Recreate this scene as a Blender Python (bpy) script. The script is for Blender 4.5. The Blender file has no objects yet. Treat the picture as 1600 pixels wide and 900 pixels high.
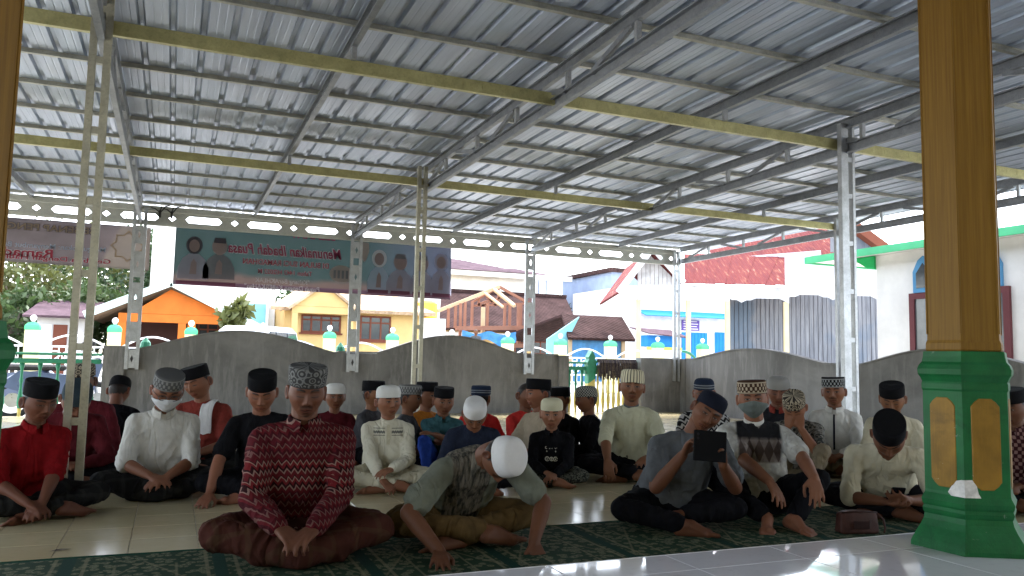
import bpy, bmesh, math, random
import numpy as np
from mathutils import Vector, Matrix, noise as mnoise

random.seed(7); RNG = np.random.default_rng(7)
S = bpy.context.scene
COL = S.collection
R = math.radians

# ------------------------------------------------------------------ camera
# world axes: X runs along the back wall, Y away from the mosque, Z up; camera stands over the origin
CAM_H = 0.95; FPX = 1250.0; PITCH = math.atan(113/1250.0); ROLL = math.atan(.02); AZ = R(22.85)
_r = Vector((math.cos(AZ), -math.sin(AZ), 0)); _fh = Vector((math.sin(AZ), math.cos(AZ), 0)); _z = Vector((0, 0, 1))
_fwd = _fh*math.cos(PITCH) + _z*math.sin(PITCH); _up0 = -_fh*math.sin(PITCH) + _z*math.cos(PITCH)
_right = _r*math.cos(ROLL) + _up0*math.sin(ROLL); _up = -_r*math.sin(ROLL) + _up0*math.cos(ROLL)
cam_data = bpy.data.cameras.new('camera'); cam = bpy.data.objects.new('camera', cam_data); COL.objects.link(cam)
cam_data.sensor_width = 36.0; cam_data.lens = 36.0*FPX/1600.0; cam_data.clip_start = .05; cam_data.clip_end = 2000
m = Matrix.Identity(4)
for i in range(3):
    m[i][0] = _right[i]; m[i][1] = _up[i]; m[i][2] = -_fwd[i]
m[2][3] = CAM_H
cam.matrix_world = m
S.camera = cam

# ------------------------------------------------------------------ sky, sun, exposure
SUN_EL, SUN_AZ = R(60), R(20)           # azimuth measured clockwise from +Y: a veiled sun high over the street
w = bpy.data.worlds.new('World'); S.world = w; w.use_nodes = True
nt = w.node_tree; nt.nodes.clear()
sky = nt.nodes.new('ShaderNodeTexSky'); sky.sky_type = 'NISHITA'; sky.sun_disc = False
sky.sun_elevation = SUN_EL; sky.sun_rotation = SUN_AZ; sky.air_density = 1.0; sky.dust_density = 1.5; sky.ozone_density = 1.0
bg = nt.nodes.new('ShaderNodeBackground'); bg.inputs[1].default_value = 0.15
wo = nt.nodes.new('ShaderNodeOutputWorld')
hs = nt.nodes.new('ShaderNodeHueSaturation'); hs.inputs['Saturation'].default_value = .48; hs.inputs['Value'].default_value = 1.25     # thin white cloud veil
nt.links.new(sky.outputs[0], hs.inputs['Color']); nt.links.new(hs.outputs[0], bg.inputs[0]); nt.links.new(bg.outputs[0], wo.inputs[0])
sun_data = bpy.data.lights.new('sun', 'SUN'); sun_data.energy = 1.0; sun_data.angle = R(12); sun_data.color = (1, .96, .9)
sun = bpy.data.objects.new('sun', sun_data); COL.objects.link(sun)
sd = Vector((math.sin(SUN_AZ)*math.cos(SUN_EL), math.cos(SUN_AZ)*math.cos(SUN_EL), math.sin(SUN_EL)))
sun.rotation_euler = sd.to_track_quat('Z', 'Y').to_euler(); sun.location = (0, 0, 30)
S.view_settings.view_transform = 'Standard'; S.view_settings.look = 'None'; S.view_settings.gamma = 1
S.view_settings.use_curve_mapping = False; S.view_settings.exposure = 2.85
S.cycles.use_denoising = True
try: S.cycles.denoiser = 'OPENIMAGEDENOISE'
except Exception: pass
S.cycles.max_bounces = 9; S.cycles.diffuse_bounces = 5; S.cycles.glossy_bounces = 4; S.cycles.caustics_reflective = False
S.cycles.sample_clamp_indirect = 6.0

# ------------------------------------------------------------------ helpers
def ray(x, y):
    "direction in the world through a point of the photograph (1600 x 900)"
    v = _right*(x-800) - _up*(y-450) + _fwd*FPX
    return np.array(v)
def ONB(x, y, b):
    r = ray(x, y); t = b/r[1]; return np.array([r[0]*t, b, CAM_H + r[2]*t])
def ONA(x, y, a):
    r = ray(x, y); t = a/r[0]; return np.array([a, r[1]*t, CAM_H + r[2]*t])
def GND(x, y, z=0.0):
    r = ray(x, y); t = (z-CAM_H)/r[2]; return np.array([r[0]*t, r[1]*t, z])

def tag(o, label=None, cat=None, group=None, kind=None):
    if label: o['label'] = label
    if cat: o['category'] = cat
    if group: o['group'] = group
    if kind: o['kind'] = kind
    return o
def empty(name, loc=(0, 0, 0), rz=0, label=None, cat=None, group=None, parent=None):
    o = bpy.data.objects.new(name, None); COL.objects.link(o); o.location = loc; o.rotation_euler = (0, 0, rz)
    o.empty_display_size = .1
    if parent: o.parent = parent
    return tag(o, label, cat, group)
def mesh_obj(name, me, mat=None, parent=None, loc=(0, 0, 0), rot=(0, 0, 0)):
    o = bpy.data.objects.new(name, me); COL.objects.link(o); o.location = loc; o.rotation_euler = rot
    if mat is not None and len(me.materials) == 0: me.materials.append(mat)
    if parent is not None: o.parent = parent
    return o
def new_mesh(name, V, F, smooth=False, mat=None):
    me = bpy.data.meshes.new(name); me.from_pydata([tuple(map(float, v)) for v in V], [], [tuple(int(i) for i in f) for f in F]); me.update()
    if smooth: me.polygons.foreach_set('use_smooth', [True]*len(me.polygons))
    if mat is not None: me.materials.append(mat)
    return me

class MB:
    "collects shapes for ONE mesh"
    def __init__(s): s.V = []; s.F = []; s.mi = []; s.cur = 0
    def add(s, V, F):
        n = len(s.V); s.V += [tuple(v) for v in V]; s.F += [tuple(i+n for i in f) for f in F]; s.mi += [s.cur]*len(F); return s
    def box(s, x0, x1, y0, y1, z0, z1, b=0.0):
        if b <= 0:
            V = [(x, y, z) for z in (z0, z1) for y in (y0, y1) for x in (x0, x1)]
            F = [(0, 2, 3, 1), (4, 5, 7, 6), (0, 1, 5, 4), (2, 6, 7, 3), (0, 4, 6, 2), (1, 3, 7, 5)]
            return s.add(V, F)
        bm = bmesh.new(); bmesh.ops.create_cube(bm, size=1)
        for v in bm.verts: v.co = ((x0+x1)/2+v.co.x*(x1-x0), (y0+y1)/2+v.co.y*(y1-y0), (z0+z1)/2+v.co.z*(z1-z0))
        bmesh.ops.bevel(bm, geom=bm.edges[:], offset=b, segments=1, affect='EDGES', profile=.5)
        bm.verts.index_update(); V = [v.co[:] for v in bm.verts]; F = [[v.index for v in f.verts] for f in bm.faces]; bm.free()
        return s.add(V, F)
    def bar(s, p0, p1, wx, wz, up=(0, 0, 1)):
        "rectangular bar between two points, wx wide sideways, wz along up"
        p0 = np.array(p0, float); p1 = np.array(p1, float); d = p1-p0; d /= np.linalg.norm(d)
        u = np.array(up, float); sx = np.cross(d, u); sx /= np.linalg.norm(sx); u = np.cross(sx, d)
        V = [p+sx*i*wx/2+u*j*wz/2 for p in (p0, p1) for i, j in ((-1, -1), (1, -1), (1, 1), (-1, 1))]
        return s.add(V, [(0, 1, 2, 3), (4, 7, 6, 5), (0, 4, 5, 1), (1, 5, 6, 2), (2, 6, 7, 3), (3, 7, 4, 0)])
    def prof(s, p0, p1, pts, up=(0, 0, 1)):
        "extrudes an open profile of (side, up) points with thickness already closed in pts (closed polygon)"
        p0 = np.array(p0, float); p1 = np.array(p1, float); d = p1-p0; d /= np.linalg.norm(d)
        u = np.array(up, float); sx = np.cross(d, u); sx /= np.linalg.norm(sx); u = np.cross(sx, d)
        n = len(pts); V = [p+sx*a+u*c for p in (p0, p1) for a, c in pts]
        F = [(i, (i+1) % n, n+(i+1) % n, n+i) for i in range(n)] + [tuple(range(n))[::-1], tuple(range(n, 2*n))]
        return s.add(V, F)
    def tube(s, pts, rad, n=8, cap=True):
        pts = [np.array(p, float) for p in pts]; k = len(pts)
        if not hasattr(rad, '__len__'): rad = [rad]*k
        V = []; ref = None
        for i, p in enumerate(pts):
            t = pts[min(i+1, k-1)]-pts[max(i-1, 0)]; t /= np.linalg.norm(t)+1e-9
            if ref is None: ref = np.array((0, 0, 1.)) if abs(t[2]) < .9 else np.array((1., 0, 0))
            x = np.cross(t, ref); x /= np.linalg.norm(x)+1e-9; y = np.cross(x, t); ref = y
            for j in range(n):
                a = 2*math.pi*j/n; V.append(p+rad[i]*(math.cos(a)*x+math.sin(a)*y))
        F = [(i*n+j, i*n+(j+1) % n, (i+1)*n+(j+1) % n, (i+1)*n+j) for i in range(k-1) for j in range(n)]
        if cap: F += [tuple(range(n))[::-1], tuple(range((k-1)*n, k*n))]
        return s.add(V, F)
    def lathe(s, prof, n=16, c=(0, 0, 0), sx=1, sy=1, rot=0.0):
        V = []
        for r_, z in prof:
            for j in range(n):
                a = 2*math.pi*j/n+rot; V.append((c[0]+r_*sx*math.cos(a), c[1]+r_*sy*math.sin(a), c[2]+z))
        k = len(prof)
        F = [(i*n+j, i*n+(j+1) % n, (i+1)*n+(j+1) % n, (i+1)*n+j) for i in range(k-1) for j in range(n)]
        F += [tuple(range(n))[::-1], tuple(range((k-1)*n, k*n))]
        return s.add(V, F)
    def poly(s, pts2, y0, y1, axis='y'):
        "prism of a closed outline: axis y: pts are (x,z); axis x: (y,z); axis z: (x,y)"
        def P(p, t): return {'y': (p[0], t, p[1]), 'x': (t, p[0], p[1]), 'z': (p[0], p[1], t)}[axis]
        n = len(pts2); V = [P(p, y0) for p in pts2]+[P(p, y1) for p in pts2]
        F = [(i, (i+1) % n, n+(i+1) % n, n+i) for i in range(n)]+[tuple(range(n))[::-1], tuple(range(n, 2*n))]
        return s.add(V, F)
    def build(s, name, mat=None, parent=None, loc=(0, 0, 0), rot=(0, 0, 0), smooth=False, fix=True):
        me = bpy.data.meshes.new(name); me.from_pydata(s.V, [], s.F)
        mats = mat if isinstance(mat, (list, tuple)) else [mat]
        for x in mats: me.materials.append(x)
        if len(mats) > 1: me.polygons.foreach_set('material_index', s.mi)
        if fix:
            bm = bmesh.new(); bm.from_mesh(me); bmesh.ops.recalc_face_normals(bm, faces=bm.faces[:]); bm.to_mesh(me); bm.free()
        if smooth: me.polygons.foreach_set('use_smooth', [True]*len(me.polygons))
        me.update()
        return mesh_obj(name, me, None, parent, loc, rot)
def copy_obj(o, parent, loc=None, rot=None, scale=None):
    c = o.copy(); COL.objects.link(c); c.parent = parent
    if loc is not None: c.location = loc
    if rot is not None: c.rotation_euler = rot
    if scale is not None: c.scale = scale
    return c
def copy_tree(o, parent=None):
    c = o.copy(); COL.objects.link(c); c.parent = parent
    for ch in list(o.children): copy_tree(ch, c)
    return c

# ------------------------------------------------------------------ material helpers
class NT:
    def __init__(s, name):
        s.m = bpy.data.materials.new(name); s.m.use_nodes = True; s.t = s.m.node_tree; s.b = s.t.nodes['Principled BSDF']
        s._tc = None
    def n(s, typ, **k):
        x = s.t.nodes.new(typ)
        for a, v in k.items(): setattr(x, a, v)
        return x
    def l(s, a, b): s.t.links.new(a, b)
    def tc(s, which='Object'):
        if s._tc is None: s._tc = s.n('ShaderNodeTexCoord')
        return s._tc.outputs[which]
    def val(s, v, inp):
        if hasattr(v, 'is_linked') or hasattr(v, 'links'): s.l(v, inp)
        else: inp.default_value = v
    def math(s, op, a, b=0.0, c=0.0):
        x = s.n('ShaderNodeMath', operation=op); s.val(a, x.inputs[0]); s.val(b, x.inputs[1]); s.val(c, x.inputs[2]); return x.outputs[0]
    def xyz(s, v=None):
        x = s.n('ShaderNodeSeparateXYZ'); s.l(v if v is not None else s.tc(), x.inputs[0]); return x.outputs
    def comb(s, x, y, z):
        c = s.n('ShaderNodeCombineXYZ'); s.val(x, c.inputs[0]); s.val(y, c.inputs[1]); s.val(z, c.inputs[2]); return c.outputs[0]
    def mapping(s, scale=(1, 1, 1), loc=(0, 0, 0), rot=(0, 0, 0), v=None):
        x = s.n('ShaderNodeMapping'); s.l(v if v is not None else s.tc(), x.inputs[0])
        x.inputs[1].default_value = loc; x.inputs[2].default_value = rot; x.inputs[3].default_value = scale; return x.outputs[0]
    def noise(s, scale=5, detail=4, rough=.55, v=None, dist=0.0):
        x = s.n('ShaderNodeTexNoise'); s.l(v if v is not None else s.tc(), x.inputs['Vector'])
        x.inputs['Scale'].default_value = scale; x.inputs['Detail'].default_value = detail; x.inputs['Roughness'].default_value = rough; x.inputs['Distortion'].default_value = dist
        return x.outputs['Fac']
    def vor(s, scale=5, v=None, feat='F1', out='Distance'):
        x = s.n('ShaderNodeTexVoronoi', feature=feat); s.l(v if v is not None else s.tc(), x.inputs['Vector']); x.inputs['Scale'].default_value = scale; return x.outputs[out]
    def wave(s, scale=5, dist=0, v=None, typ='BANDS', d='X'):
        x = s.n('ShaderNodeTexWave', wave_type=typ, bands_direction=d); s.l(v if v is not None else s.tc(), x.inputs['Vector'])
        x.inputs['Scale'].default_value = scale; x.inputs['Distortion'].default_value = dist; return x.outputs['Fac']
    def ramp(s, f, stops, interp='LINEAR'):
        x = s.n('ShaderNodeValToRGB'); s.l(f, x.inputs[0]); e = x.color_ramp; e.interpolation = interp
        while len(e.elements) > 1: e.elements.remove(e.elements[0])
        for i, (p, c) in enumerate(stops):
            el = e.elements[0] if i == 0 else e.elements.new(p)
            el.position = p; el.color = (c[0], c[1], c[2], 1) if hasattr(c, '__len__') else (c, c, c, 1)
        return x.outputs[0]
    def mix(s, f, a, b, blend='MIX'):
        x = s.n('ShaderNodeMix', data_type='RGBA', blend_type=blend); s.val(f, x.inputs[0])
        for v, i in ((a, 6), (b, 7)):
            if isinstance(v, tuple): x.inputs[i].default_value = (v[0], v[1], v[2], 1)
            else: s.l(v, x.inputs[i])
        return x.outputs[2]
    def step(s, v, edge, soft=.02):
        x = s.n('ShaderNodeMapRange'); s.val(v, x.inputs[0]); x.inputs[1].default_value = edge-soft; x.inputs[2].default_value = edge+soft; return x.outputs[0]
    def band(s, v, lo, hi, soft=.002):
        return s.math('MULTIPLY', s.step(v, lo, soft), s.math('SUBTRACT', 1.0, s.step(v, hi, soft)))
    def bump(s, h, strength=.3, dist=.01):
        x = s.n('ShaderNodeBump'); s.l(h, x.inputs['Height']); x.inputs['Strength'].default_value = strength; x.inputs['Distance'].default_value = dist
        s.l(x.outputs[0], s.b.inputs['Normal']); return x
    def color(s, c):
        if isinstance(c, tuple): s.b.inputs['Base Color'].default_value = (c[0], c[1], c[2], 1)
        else: s.l(c, s.b.inputs['Base Color'])
    def rough(s, r): s.val(r, s.b.inputs['Roughness'])
    def metal(s, v): s.b.inputs['Metallic'].default_value = v
    def spec(s, v): s.b.inputs['Specular IOR Level'].default_value = v

_plain = {}
def plain(name, c, rough=.6, metal=0.0, var=.18, scale=6.0, bump=.0, bscale=60, spec=.5, rvar=.1):
    "colour with mottling, some roughness variation and fine relief"
    if name in _plain: return _plain[name]
    t = NT(name); f = t.noise(scale, 5, .6)
    lo = tuple(x*(1-var) for x in c); hi = tuple(min(x*(1+var), .95) for x in c)
    t.color(t.ramp(f, [(.3, lo), (.7, hi)])); t.metal(metal); t.spec(spec)
    f2 = t.noise(scale*2.3, 3, .5); t.rough(t.math('MULTIPLY_ADD', f2, 2*rvar, rough-rvar))
    if bump > 0: t.bump(t.noise(bscale, 4, .6), bump, .01)
    _plain[name] = t.m; return t.m
# ================================================================== materials of the setting
def mat_galv(name, c=(.52, .54, .57), rough=.42, metal=.75, tarnish=.35):
    t = NT(name); f = t.noise(9, 5, .6); sp = t.vor(90, out='Color')
    base = t.ramp(f, [(.25, tuple(x*(1-tarnish) for x in c)), (.75, c)])
    x = t.n('ShaderNodeHueSaturation'); x.inputs['Saturation'].default_value = 0; t.l(sp, x.inputs['Color'])
    t.color(t.mix(.12, base, x.outputs[0], 'OVERLAY')); t.metal(metal)
    t.rough(t.math('MULTIPLY_ADD', t.noise(25, 3), .22, rough-.11)); t.bump(t.noise(14, 3), .12, .004)
    return t.m
GALV = mat_galv('galvanised_channel', (.50, .52, .54), .45, .6)
GALV_DARK = mat_galv('galvanised_chord', (.34, .36, .39), .5, .55)
GALV_Y = mat_galv('yellow_glint_channel', (.60, .56, .27), .40, .5)  # yellow light reflected on the beams is put into the base colour
GALV_P = mat_galv('zinc_purlin', (.50, .50, .44), .45, .55)
GALV_E = mat_galv('bright_zinc_eave', (.52, .53, .48), .5, .4, .2)
ROOF = None
def mat_roof():
    t = NT('zinc_roof_sheet'); v = t.mapping((3.0, .25, 1))
    f = t.noise(2.2, 5, .62, v); f2 = t.noise(1.1, 3, .5)
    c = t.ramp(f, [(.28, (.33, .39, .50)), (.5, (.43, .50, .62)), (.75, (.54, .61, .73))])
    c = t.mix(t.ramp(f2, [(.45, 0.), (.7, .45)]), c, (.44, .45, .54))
    t.color(c); t.metal(.42); t.rough(t.math('MULTIPLY_ADD', t.noise(6, 4, .6, v), .3, .22))
    t.bump(t.noise(7, 3, .5, v), .25, .01)
    return t.m
ROOF = mat_roof()
def mat_concrete(name, c=(.165, .162, .158), k=1.0):
    t = NT(name); f = t.noise(1.1, 6, .62, dist=.6); f2 = t.noise(5, 6, .7); f3 = t.noise(.45, 3, .5)
    a = t.ramp(f, [(.34, tuple(x*.58 for x in c)), (.5, c), (.66, tuple(x*1.5 for x in c))])
    a = t.mix(t.math('MULTIPLY', f2, .5), a, tuple(x*1.25 for x in c))
    a = t.mix(t.ramp(f3, [(.45, 0.), (.62, .55)]), a, tuple(x*.72 for x in c))
    vs = t.noise(3.2, 5, .7, t.mapping((2.2, 2.2, .35)))                  # trowel sweeps and run-off streaks
    a = t.mix(t.ramp(vs, [(.50, 0.), (.64, .6)]), a, tuple(x*1.5 for x in c))
    t.color(a); t.rough(.92); t.spec(.2); t.bump(t.math('ADD', t.noise(18, 6, .7), t.math('MULTIPLY', f, 1.5)), .4, .012)
    return t.m
CONC = mat_concrete('cement_plaster')
def mat_tile(name, lo, hi, rough, coat=0.0):
    t = NT(name); oi = t.n('ShaderNodeObjectInfo'); g = t.n('ShaderNodeNewGeometry')
    p = t.n('ShaderNodeMapping'); t.l(g.outputs['Position'], p.inputs[0])
    f = t.noise(1.7, 5, .6, p.outputs[0]); f2 = t.noise(26, 3, .6, p.outputs[0]); rk = .22 if rough > .05 else .07
    c = t.ramp(f, [(.3, lo), (.7, hi)])
    c = t.mix(t.math('MULTIPLY', oi.outputs['Random'], .35), c, tuple(x*.86 for x in lo))
    c = t.mix(t.ramp(f2, [(.55, 0.), (.75, .22)]), c, tuple(x*.6 for x in lo))
    t.color(c); t.rough(t.math('MULTIPLY_ADD', t.noise(5, 5, .65, p.outputs[0]), rk, rough)); t.spec(.5)
    t.bump(t.noise(3.0, 2, .5, p.outputs[0]), .05, .01)
    return t.m
TILE_Y = mat_tile('beige_floor_tile', (.46, .39, .225), (.56, .485, .31), .08)
TILE_W = mat_tile('white_floor_tile', (.62, .61, .64), (.70, .69, .72), .015)
GROUT = plain('grout', (.30, .26, .19), .9, var=.3, scale=9)
GROUT_W = plain('white_grout', (.75, .74, .74), .8, var=.15, scale=9)
EARTH = plain('yard_paving', (.42, .40, .36), .9, var=.25, scale=.8, bump=.3)
ASPHALT = plain('asphalt', (.06, .06, .06), .9, var=.3, scale=2, bump=.4)
def mat_worn(name, c, chip, rough=.5):
    t = NT(name); f = t.noise(6, 5, .6); col = t.ramp(f, [(.3, tuple(x*.72 for x in c)), (.7, tuple(x*1.3 for x in c))])
    col = t.mix(t.ramp(t.noise(3.2, 6, .7, dist=.8), [(.56, 0.), (.66, .55)]), col, tuple(x*.5 for x in c))           # hand grime
    col = t.mix(t.ramp(t.noise(21, 6, .75), [(.66, 0.), (.69, .8)]), col, chip)                                      # small flakes
    br = t.noise(4, 3, .5, t.mapping((40, 40, 2.0)))                                                                 # brush marks
    t.color(t.mix(t.ramp(br, [(.5, 0.), (.7, .25)]), col, tuple(x*1.5 for x in c))); t.spec(.3); t.rough(t.math('MULTIPLY_ADD', t.noise(9, 4), .3, rough-.15)); t.bump(t.math('ADD', br, t.noise(24, 4, .6)), .25, .004); return t.m
GREEN = mat_worn('green_gloss_paint', (.006, .10, .027), (.16, .20, .15))
YELLOW = mat_worn('ochre_gloss_paint', (.22, .118, .014), (.40, .33, .22))
def mat_column_shaft():
    t = NT('ochre_column_paint'); x = t.noise(3.0, 5, .6, t.mapping((30, 30, .7))); f = t.noise(4, 4)
    c = t.ramp(x, [(.3, (.15, .075, .011)), (.55, (.21, .112, .016)), (.8, (.27, .15, .024))])
    t.color(t.mix(t.math('MULTIPLY', f, .4), c, (.17, .085, .011))); t.spec(.25); t.rough(.55); t.bump(x, .25, .004); return t.m
SHAFT = mat_column_shaft()
PLASTERCHIP = plain('bare_plaster', (.62, .60, .57), .9, var=.3, scale=22, bump=.5)

# ================================================================== ground, floors
o = MB().box(-400, 400, 14.2, 700, -.5, -.16).box(-400, -7.2, -60, 14.2, -.5, -.16).box(13.0, 400, -60, 14.2, -.5, -.16).box(-7.2, 13.0, 13.7, 14.2, -.5, -.16).box(9.6, 13.0, -60, 13.7, -.5, -.16).build('ground', EARTH)
tag(o, kind='structure')
o = MB().box(-200, 200, 26.6, 30.4, -.155, -.15).build('road', ASPHALT); tag(o, kind='structure')
floor = MB().box(-7, 9.34, 2.6, 13.62, -.3, -.003).build('floor', GROUT); tag(floor, kind='structure')
def tile_mesh(name, w, h, d, ch, mat):
    x, y = w/2, h/2
    V = [(-x, -y, -d), (x, -y, -d), (x, y, -d), (-x, y, -d), (-x, -y, -ch), (x, -y, -ch), (x, y, -ch), (-x, y, -ch), (-x+ch, -y+ch, 0), (x-ch, -y+ch, 0), (x-ch, y-ch, 0), (-x+ch, y-ch, 0)]
    F = [(i, (i+1) % 4, 4+(i+1) % 4, 4+i) for i in range(4)]+[(4+i, 4+(i+1) % 4, 8+(i+1) % 4, 8+i) for i in range(4)]+[(8, 9, 10, 11)]
    return new_mesh(name, V, F, mat=mat)
def in_view(p, mg=.04):
    v = Vector(p)-Vector((0, 0, CAM_H)); d = v.dot(_fwd)
    if d < .2: return False
    return abs(v.dot(_right)/d*FPX/800) < 1+mg and abs(v.dot(_up)/d*FPX/450) < 1+mg
TS = .318
tm = tile_mesh('tile', TS-.004, TS-.004, .006, .0015, TILE_Y)
cells = []
for i in range(-22, 30):
    for j in range(8, 43):
        x = -.145+TS*(i+.5); y = 2.70+TS*(j-7+.5)
        if -6.9 < x-TS/2 and x+TS/2 < 9.33 and y+TS/2 < 13.6: cells.append((x, y))
seen = [c for c in cells if c[1] > 4.15 and in_view((c[0], c[1], 0))]
seen.sort(key=lambda c: c[0]**2+c[1]**2); near = set(seen[:290])
for c in seen[:290]:
    t_ = mesh_obj('tile', tm, None, floor, (c[0], c[1], RNG.uniform(-.0006, .0006)))
mb = MB(); tv = [v.co[:] for v in tm.vertices]; tf = [tuple(p.vertices) for p in tm.polygons]
for c in cells:
    if c not in near and c[1] > 3.0: mb.add([(v[0]+c[0], v[1]+c[1], v[2]) for v in tv], tf)
o = mb.build('tile_field', TILE_Y, floor, fix=False); tag(o, kind='stuff')

UF = .10
upper = MB().box(-7, 9.3, -4, 3.085, -.3, UF-.002).build('upper_floor', GROUT_W); tag(upper, kind='structure')
W_ = .570
tmw = tile_mesh('tile', W_, W_, .006, .0015, TILE_W); tms = tile_mesh('tile', W_, .245, .006, .0015, TILE_W)
for i in range(-10, 13):
    x = 1.492+.575*(i+.5)
    mesh_obj('tile', tms, None, upper, (x, 2.965, UF))
    for j in range(0, 5):
        y = 2.84-.575*(j+.5)
        if in_view((x, y, UF), .8): mesh_obj('tile', tmw, None, upper, (x, y, UF))
o = MB().box(-7, 9.3, 3.087, 3.099, -.002, UF+.001, .003).build('step_edge', GROUT_W, upper)

# ================================================================== boundary walls
def wall_outline(pts, base):
    "pts: list of (u, z) along the top"
    return [(pts[0][0], base)]+pts+[(pts[-1][0], base)]
def arc(u0, u1, z0, zp, n=18, z1=None):
    z1 = z0 if z1 is None else z1; out = []
    for i in range(n+1):
        s = i/n; e = max(0, math.sin(math.pi*s))**1.15; out.append((u0+(u1-u0)*s, z0+(z1-z0)*s+(zp-max(z0, z1))*e))
    return out
wallb = empty('boundary_wall', (2.9, 13.55, -.16), label='long grey cement boundary wall with two arched humps behind the seated boys', cat='wall')
def wpart(name, outline, t0, t1, parent, axis='y', mat=CONC):
    mb = MB(); mb.poly(outline, t0, t1, axis); o = mb.build(name, mat, parent); o.matrix_parent_inverse = parent.matrix_world.inverted() if parent else Matrix(); return o
bpy.context.view_layer.update()
top = [(-.66, .985), (-.50, .99)]+arc(-.46, 2.50, 1.0, 1.315)+[(2.58, 1.02), (3.2, 1.02)]+arc(3.24, 5.85, 1.02, 1.365, z1=1.06)+[(6.66, 1.055)]
wpart('wall_panel', wall_outline(top, -.16), 13.52, 13.64, wallb)
wpart('coping', [(u, z+.002) for u, z in top]+[(u, z+.028) for u, z in top[::-1]], 13.505, 13.655, wallb)
for u0, u1, z in ((-.95, -.66, 1.05), (6.66, 6.86, 1.06)):
    wpart('pilaster', [(u0, -.16), (u0, z), (u1, z), (u1, -.16)], 13.46, 13.68, wallb)
wallr = empty('boundary_wall', (9.4, 10, -.16), label='grey cement boundary wall with arched humps running along the right side', cat='wall')
bpy.context.view_layer.update()
top = [(13.3, 1.03), (13.1, 1.03)]+arc(13.05, 9.65, 1.03, 1.24, z1=.985)+[(9.55, .98), (8.95, .98)]+arc(8.9, 6.3, .98, 1.20)+[(6.2, .98), (5.4, .98)]+arc(5.35, 3.2, .98, 1.2)
wpart('wall_panel', wall_outline(top, -.16), 9.36, 9.48, wallr, 'x')
wpart('coping', [(u, z+.002) for u, z in top]+[(u, z+.026) for u, z in top[::-1]], 9.345, 9.495, wallr, 'x')
wpart('pilaster', [(8.44, -.16), (8.44, 1.05), (9.345, 1.05), (9.345, -.16)], 13.46, 13.66, wallr)
wpart('pilaster', [(9.345, -.16), (9.345, 1.045), (9.56, 1.045), (9.56, -.16)], 13.3, 13.66, wallr)

# ================================================================== steel canopy
canopy = empty('steel_canopy', (2.7, 8, 0), label='open steel canopy with corrugated zinc roof, trusses and slim lattice posts over the terrace', cat='canopy')
bpy.context.view_layer.update(); CINV = canopy.matrix_world.inverted()
def cpart(mb, name, mat, parent=None, smooth=False):
    p = parent or canopy; o = mb.build(name, mat, p, smooth=smooth); o.matrix_parent_inverse = CINV if p is canopy else p['_inv'] if False else CINV if p is canopy else Matrix(); return o
def cch(h=.075, w=.038, t=.004, flip=1, lip=.012):
    "C-channel outline; web on side flip"
    x = w/2
    P = [(x, -h/2), (x, h/2), (-x, h/2), (-x, h/2-lip), (-x+t, h/2-lip), (-x+t, h/2-t), (x-t, h/2-t), (x-t, -h/2+t), (-x+t, -h/2+t), (-x+t, -h/2+lip), (-x, -h/2+lip), (-x, -h/2)]
    return [(a*flip, c) for a, c in (P if flip > 0 else P[::-1])]
X0, X1 = -6.6, 9.66
# purlins
PUR = [4.70-.82*2, 4.70-.82]+[4.70+.82*i for i in range(12)]
def hat(w=.03, h=.034, f=.014, t=.003): return [(-w/2-f, h), (-w/2-f, h-t), (-w/2-t, h-t), (-w/2-t, 0), (w/2+t, 0), (w/2+t, h-t), (w/2+f, h-t), (w/2+f, h), (w/2, h), (w/2, t), (-w/2, t), (-w/2, h)]
pur = None
for b in PUR:
    if pur is None:
        mb = MB(); mb.prof((X0, 0, 0), (X1, 0, 0), hat()); pur = cpart(mb, 'purlin', GALV_P)
        pur.location = (0, b, 3.296)
    else:
        c = copy_obj(pur, canopy, (0, b, 3.296)); c.matrix_parent_inverse = CINV
# corrugated sheets
def sheet_profile(n=4, p=.21):
    pts = []
    for i in range(n):
        u = i*p
        pts += [(u+.000, 0), (u+.045, 0), (u+.049, .0018), (u+.055, .0018), (u+.059, 0), (u+.100, 0), (u+.104, .0018), (u+.110, .0018), (u+.114, 0), (u+.150, 0), (u+.164, .030), (u+.194, .030), (u+.208, .0005)]
    return pts+[(n*p, 0), (n*p+.04, 0)]
prof = sheet_profile(); sh = None; NS = int((X1-X0)/.84)+1
for i in range(NS):
    if sh is None:
        V = []; F = []; ys = [1.6, 5, 8, 11, 14.05]; n = len(prof)
        for y in ys:
            V += [(u, y, z) for u, z in prof]+[(u, y, z+.0015) for u, z in prof]
        for k in range(len(ys)-1):
            for q in (0, n):
                F += [(k*2*n+q+j, k*2*n+q+j+1, (k+1)*2*n+q+j+1, (k+1)*2*n+q+j) for j in range(n-1)]
        me = new_mesh('roof_sheet', V, F, mat=ROOF); sh = mesh_obj('roof_sheet', me, None, canopy); sh.matrix_parent_inverse = CINV; c = sh
    else:
        c = copy_obj(sh, canopy); c.matrix_parent_inverse = CINV
    c.location = (X0+i*.84, 0, 3.331+(.0025 if i % 2 else 0)); 
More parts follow.
